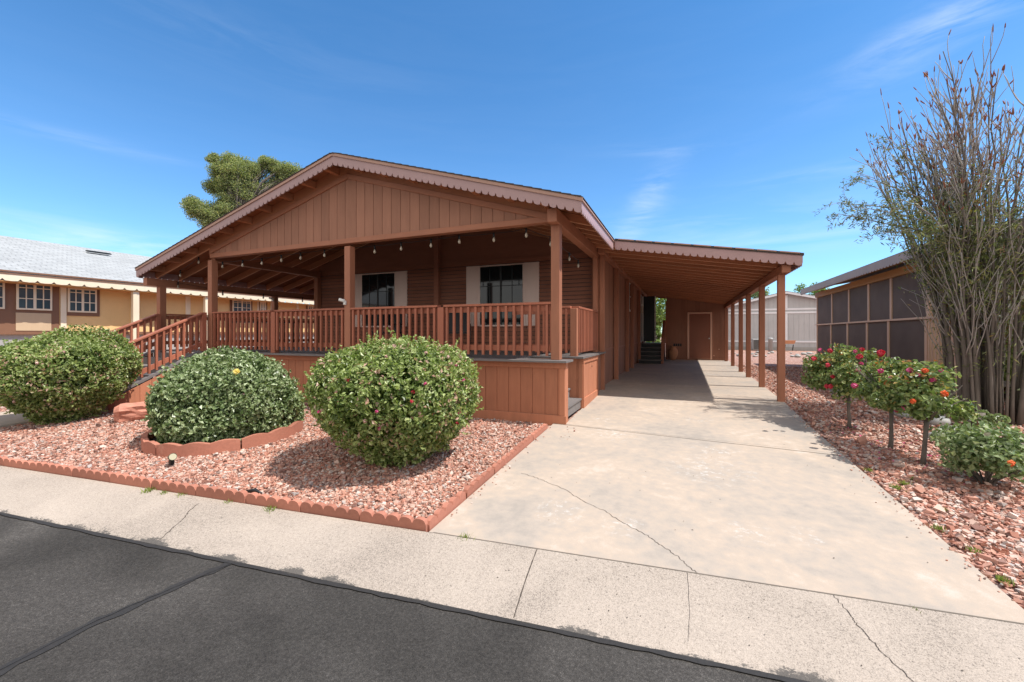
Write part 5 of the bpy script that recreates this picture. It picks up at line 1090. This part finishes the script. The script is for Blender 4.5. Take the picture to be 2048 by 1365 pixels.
WL = [(-4.86, 2.44, .07, 60, 'leafiest weed tuft along the curb edging, at the left'), (-4.66, 2.46, .05, 40, 'small weed tuft just right of the leafiest one by the edging'), (-4.45, 2.49, .05, 40, 'spreading weed at the edging below the spotlight'), (-3.85, 2.545, .05, 30, 'tiny sprout by the edging right of the spotlight'), (-3.35, 2.59, .07, 50, 'lone weed tuft midway along the curb edging'),
      (-1.53, 2.79, .06, 40, 'dry grass tuft in the joint at the driveway corner'), (1.20, 3.035, .03, 20, 'tiny weed in the joint below the right of the driveway'), (1.83, 3.55, .05, 60, 'largest weed beside the lower right driveway edge'), (1.86, 3.9, .05, 50, 'green weed by the right driveway edge, second from the curb'), (1.80, 4.2, .05, 50, 'yellowish weed at the right driveway edge'),
      (1.85, 5.0, .06, 60, 'weed patch by the driveway edge below the low rose bush'), (1.95, 5.15, .06, 50, 'weed patch slightly inside the gravel near the low rose bush'), (1.78, 5.45, .05, 50, 'grass tuft at the driveway edge near the rose shadows'), (2.1, 5.3, .05, 40, 'small weed in the gravel left of the low rose bush'), (2.0, 4.6, .05, 40, 'tiny green weed among the stones at lower right')]
for (x, y, h, n, l) in WL: weed(x, y, h, n, l, -.297 if y < 3.04 else None)
PX = np.concatenate([RNG.normal(2.15, .25, 26), RNG.normal(2.3, .22, 22), RNG.normal(2.25, .25, 22)]); PY = np.concatenate([RNG.normal(7.2, .25, 26), RNG.normal(6.3, .22, 22), RNG.normal(5.8, .22, 22)])
PZ = zgn(PX, PY) + .012; PP = np.stack([PX, PY, PZ], 1); tmp = leaves('fallen_petals', PP, np.tile([0, 0, 1.], (len(PP), 1)), .028, .022, 'petP', None, .25); tmp['kind'] = 'stuff'
n_ = 130; sy_ = RNG.uniform(3.3, 8.6, n_); sx_ = np.interp(sy_, [3, 5.5, 6.9, 9, 20.4], [1.76, 1.705, 1.675, 1.70, 1.80]) - np.abs(RNG.normal(0, .05, n_)); m_ = 60; lx_ = RNG.uniform(-6, -1.9, m_)
sx2 = np.concatenate([sx_, -1.83 + np.abs(RNG.normal(0, .05, 40)), -1.6 + np.abs(RNG.normal(0, .12, 14))]); sy2 = np.concatenate([sy_, RNG.uniform(3.0, 5.9, 40), RNG.uniform(5.3, 6.0, 14)]); stones('spilled_gravel', sx2, sy2, .011, .0)
# debris specks on the concrete
m = MB(); r_ = random.Random(9)
for k in range(60):
    x = r_.uniform(-4, 2.2); y = YS(x, r_.uniform(2.42, 2.9)); z = curbz(y - .094 * x) + .003; a = r_.uniform(0, 3.14); l = r_.uniform(.003, .008)
    m.poly([(x - l * math.cos(a), y - l * math.sin(a), z), (x + .003 * math.sin(a), y - .003 * math.cos(a), z + .001), (x + l * math.cos(a), y + l * math.sin(a), z), (x - .003 * math.sin(a), y + .003 * math.cos(a), z + .002)])
for k in range(50):
    x = r_.uniform(-1.7, 1.6); y = r_.uniform(3.2, 7.5); z = zg(x, y) + .003; a = r_.uniform(0, 3.14); l = r_.uniform(.004, .011)
    m.poly([(x - l * math.cos(a), y - l * math.sin(a), z), (x + .004 * math.sin(a), y - .004 * math.cos(a), z + .001), (x + l * math.cos(a), y + l * math.sin(a), z), (x - .004 * math.sin(a), y + .004 * math.cos(a), z + .002)])
o = m.build('leaf_litter', 'crack'); o['kind'] = 'stuff'
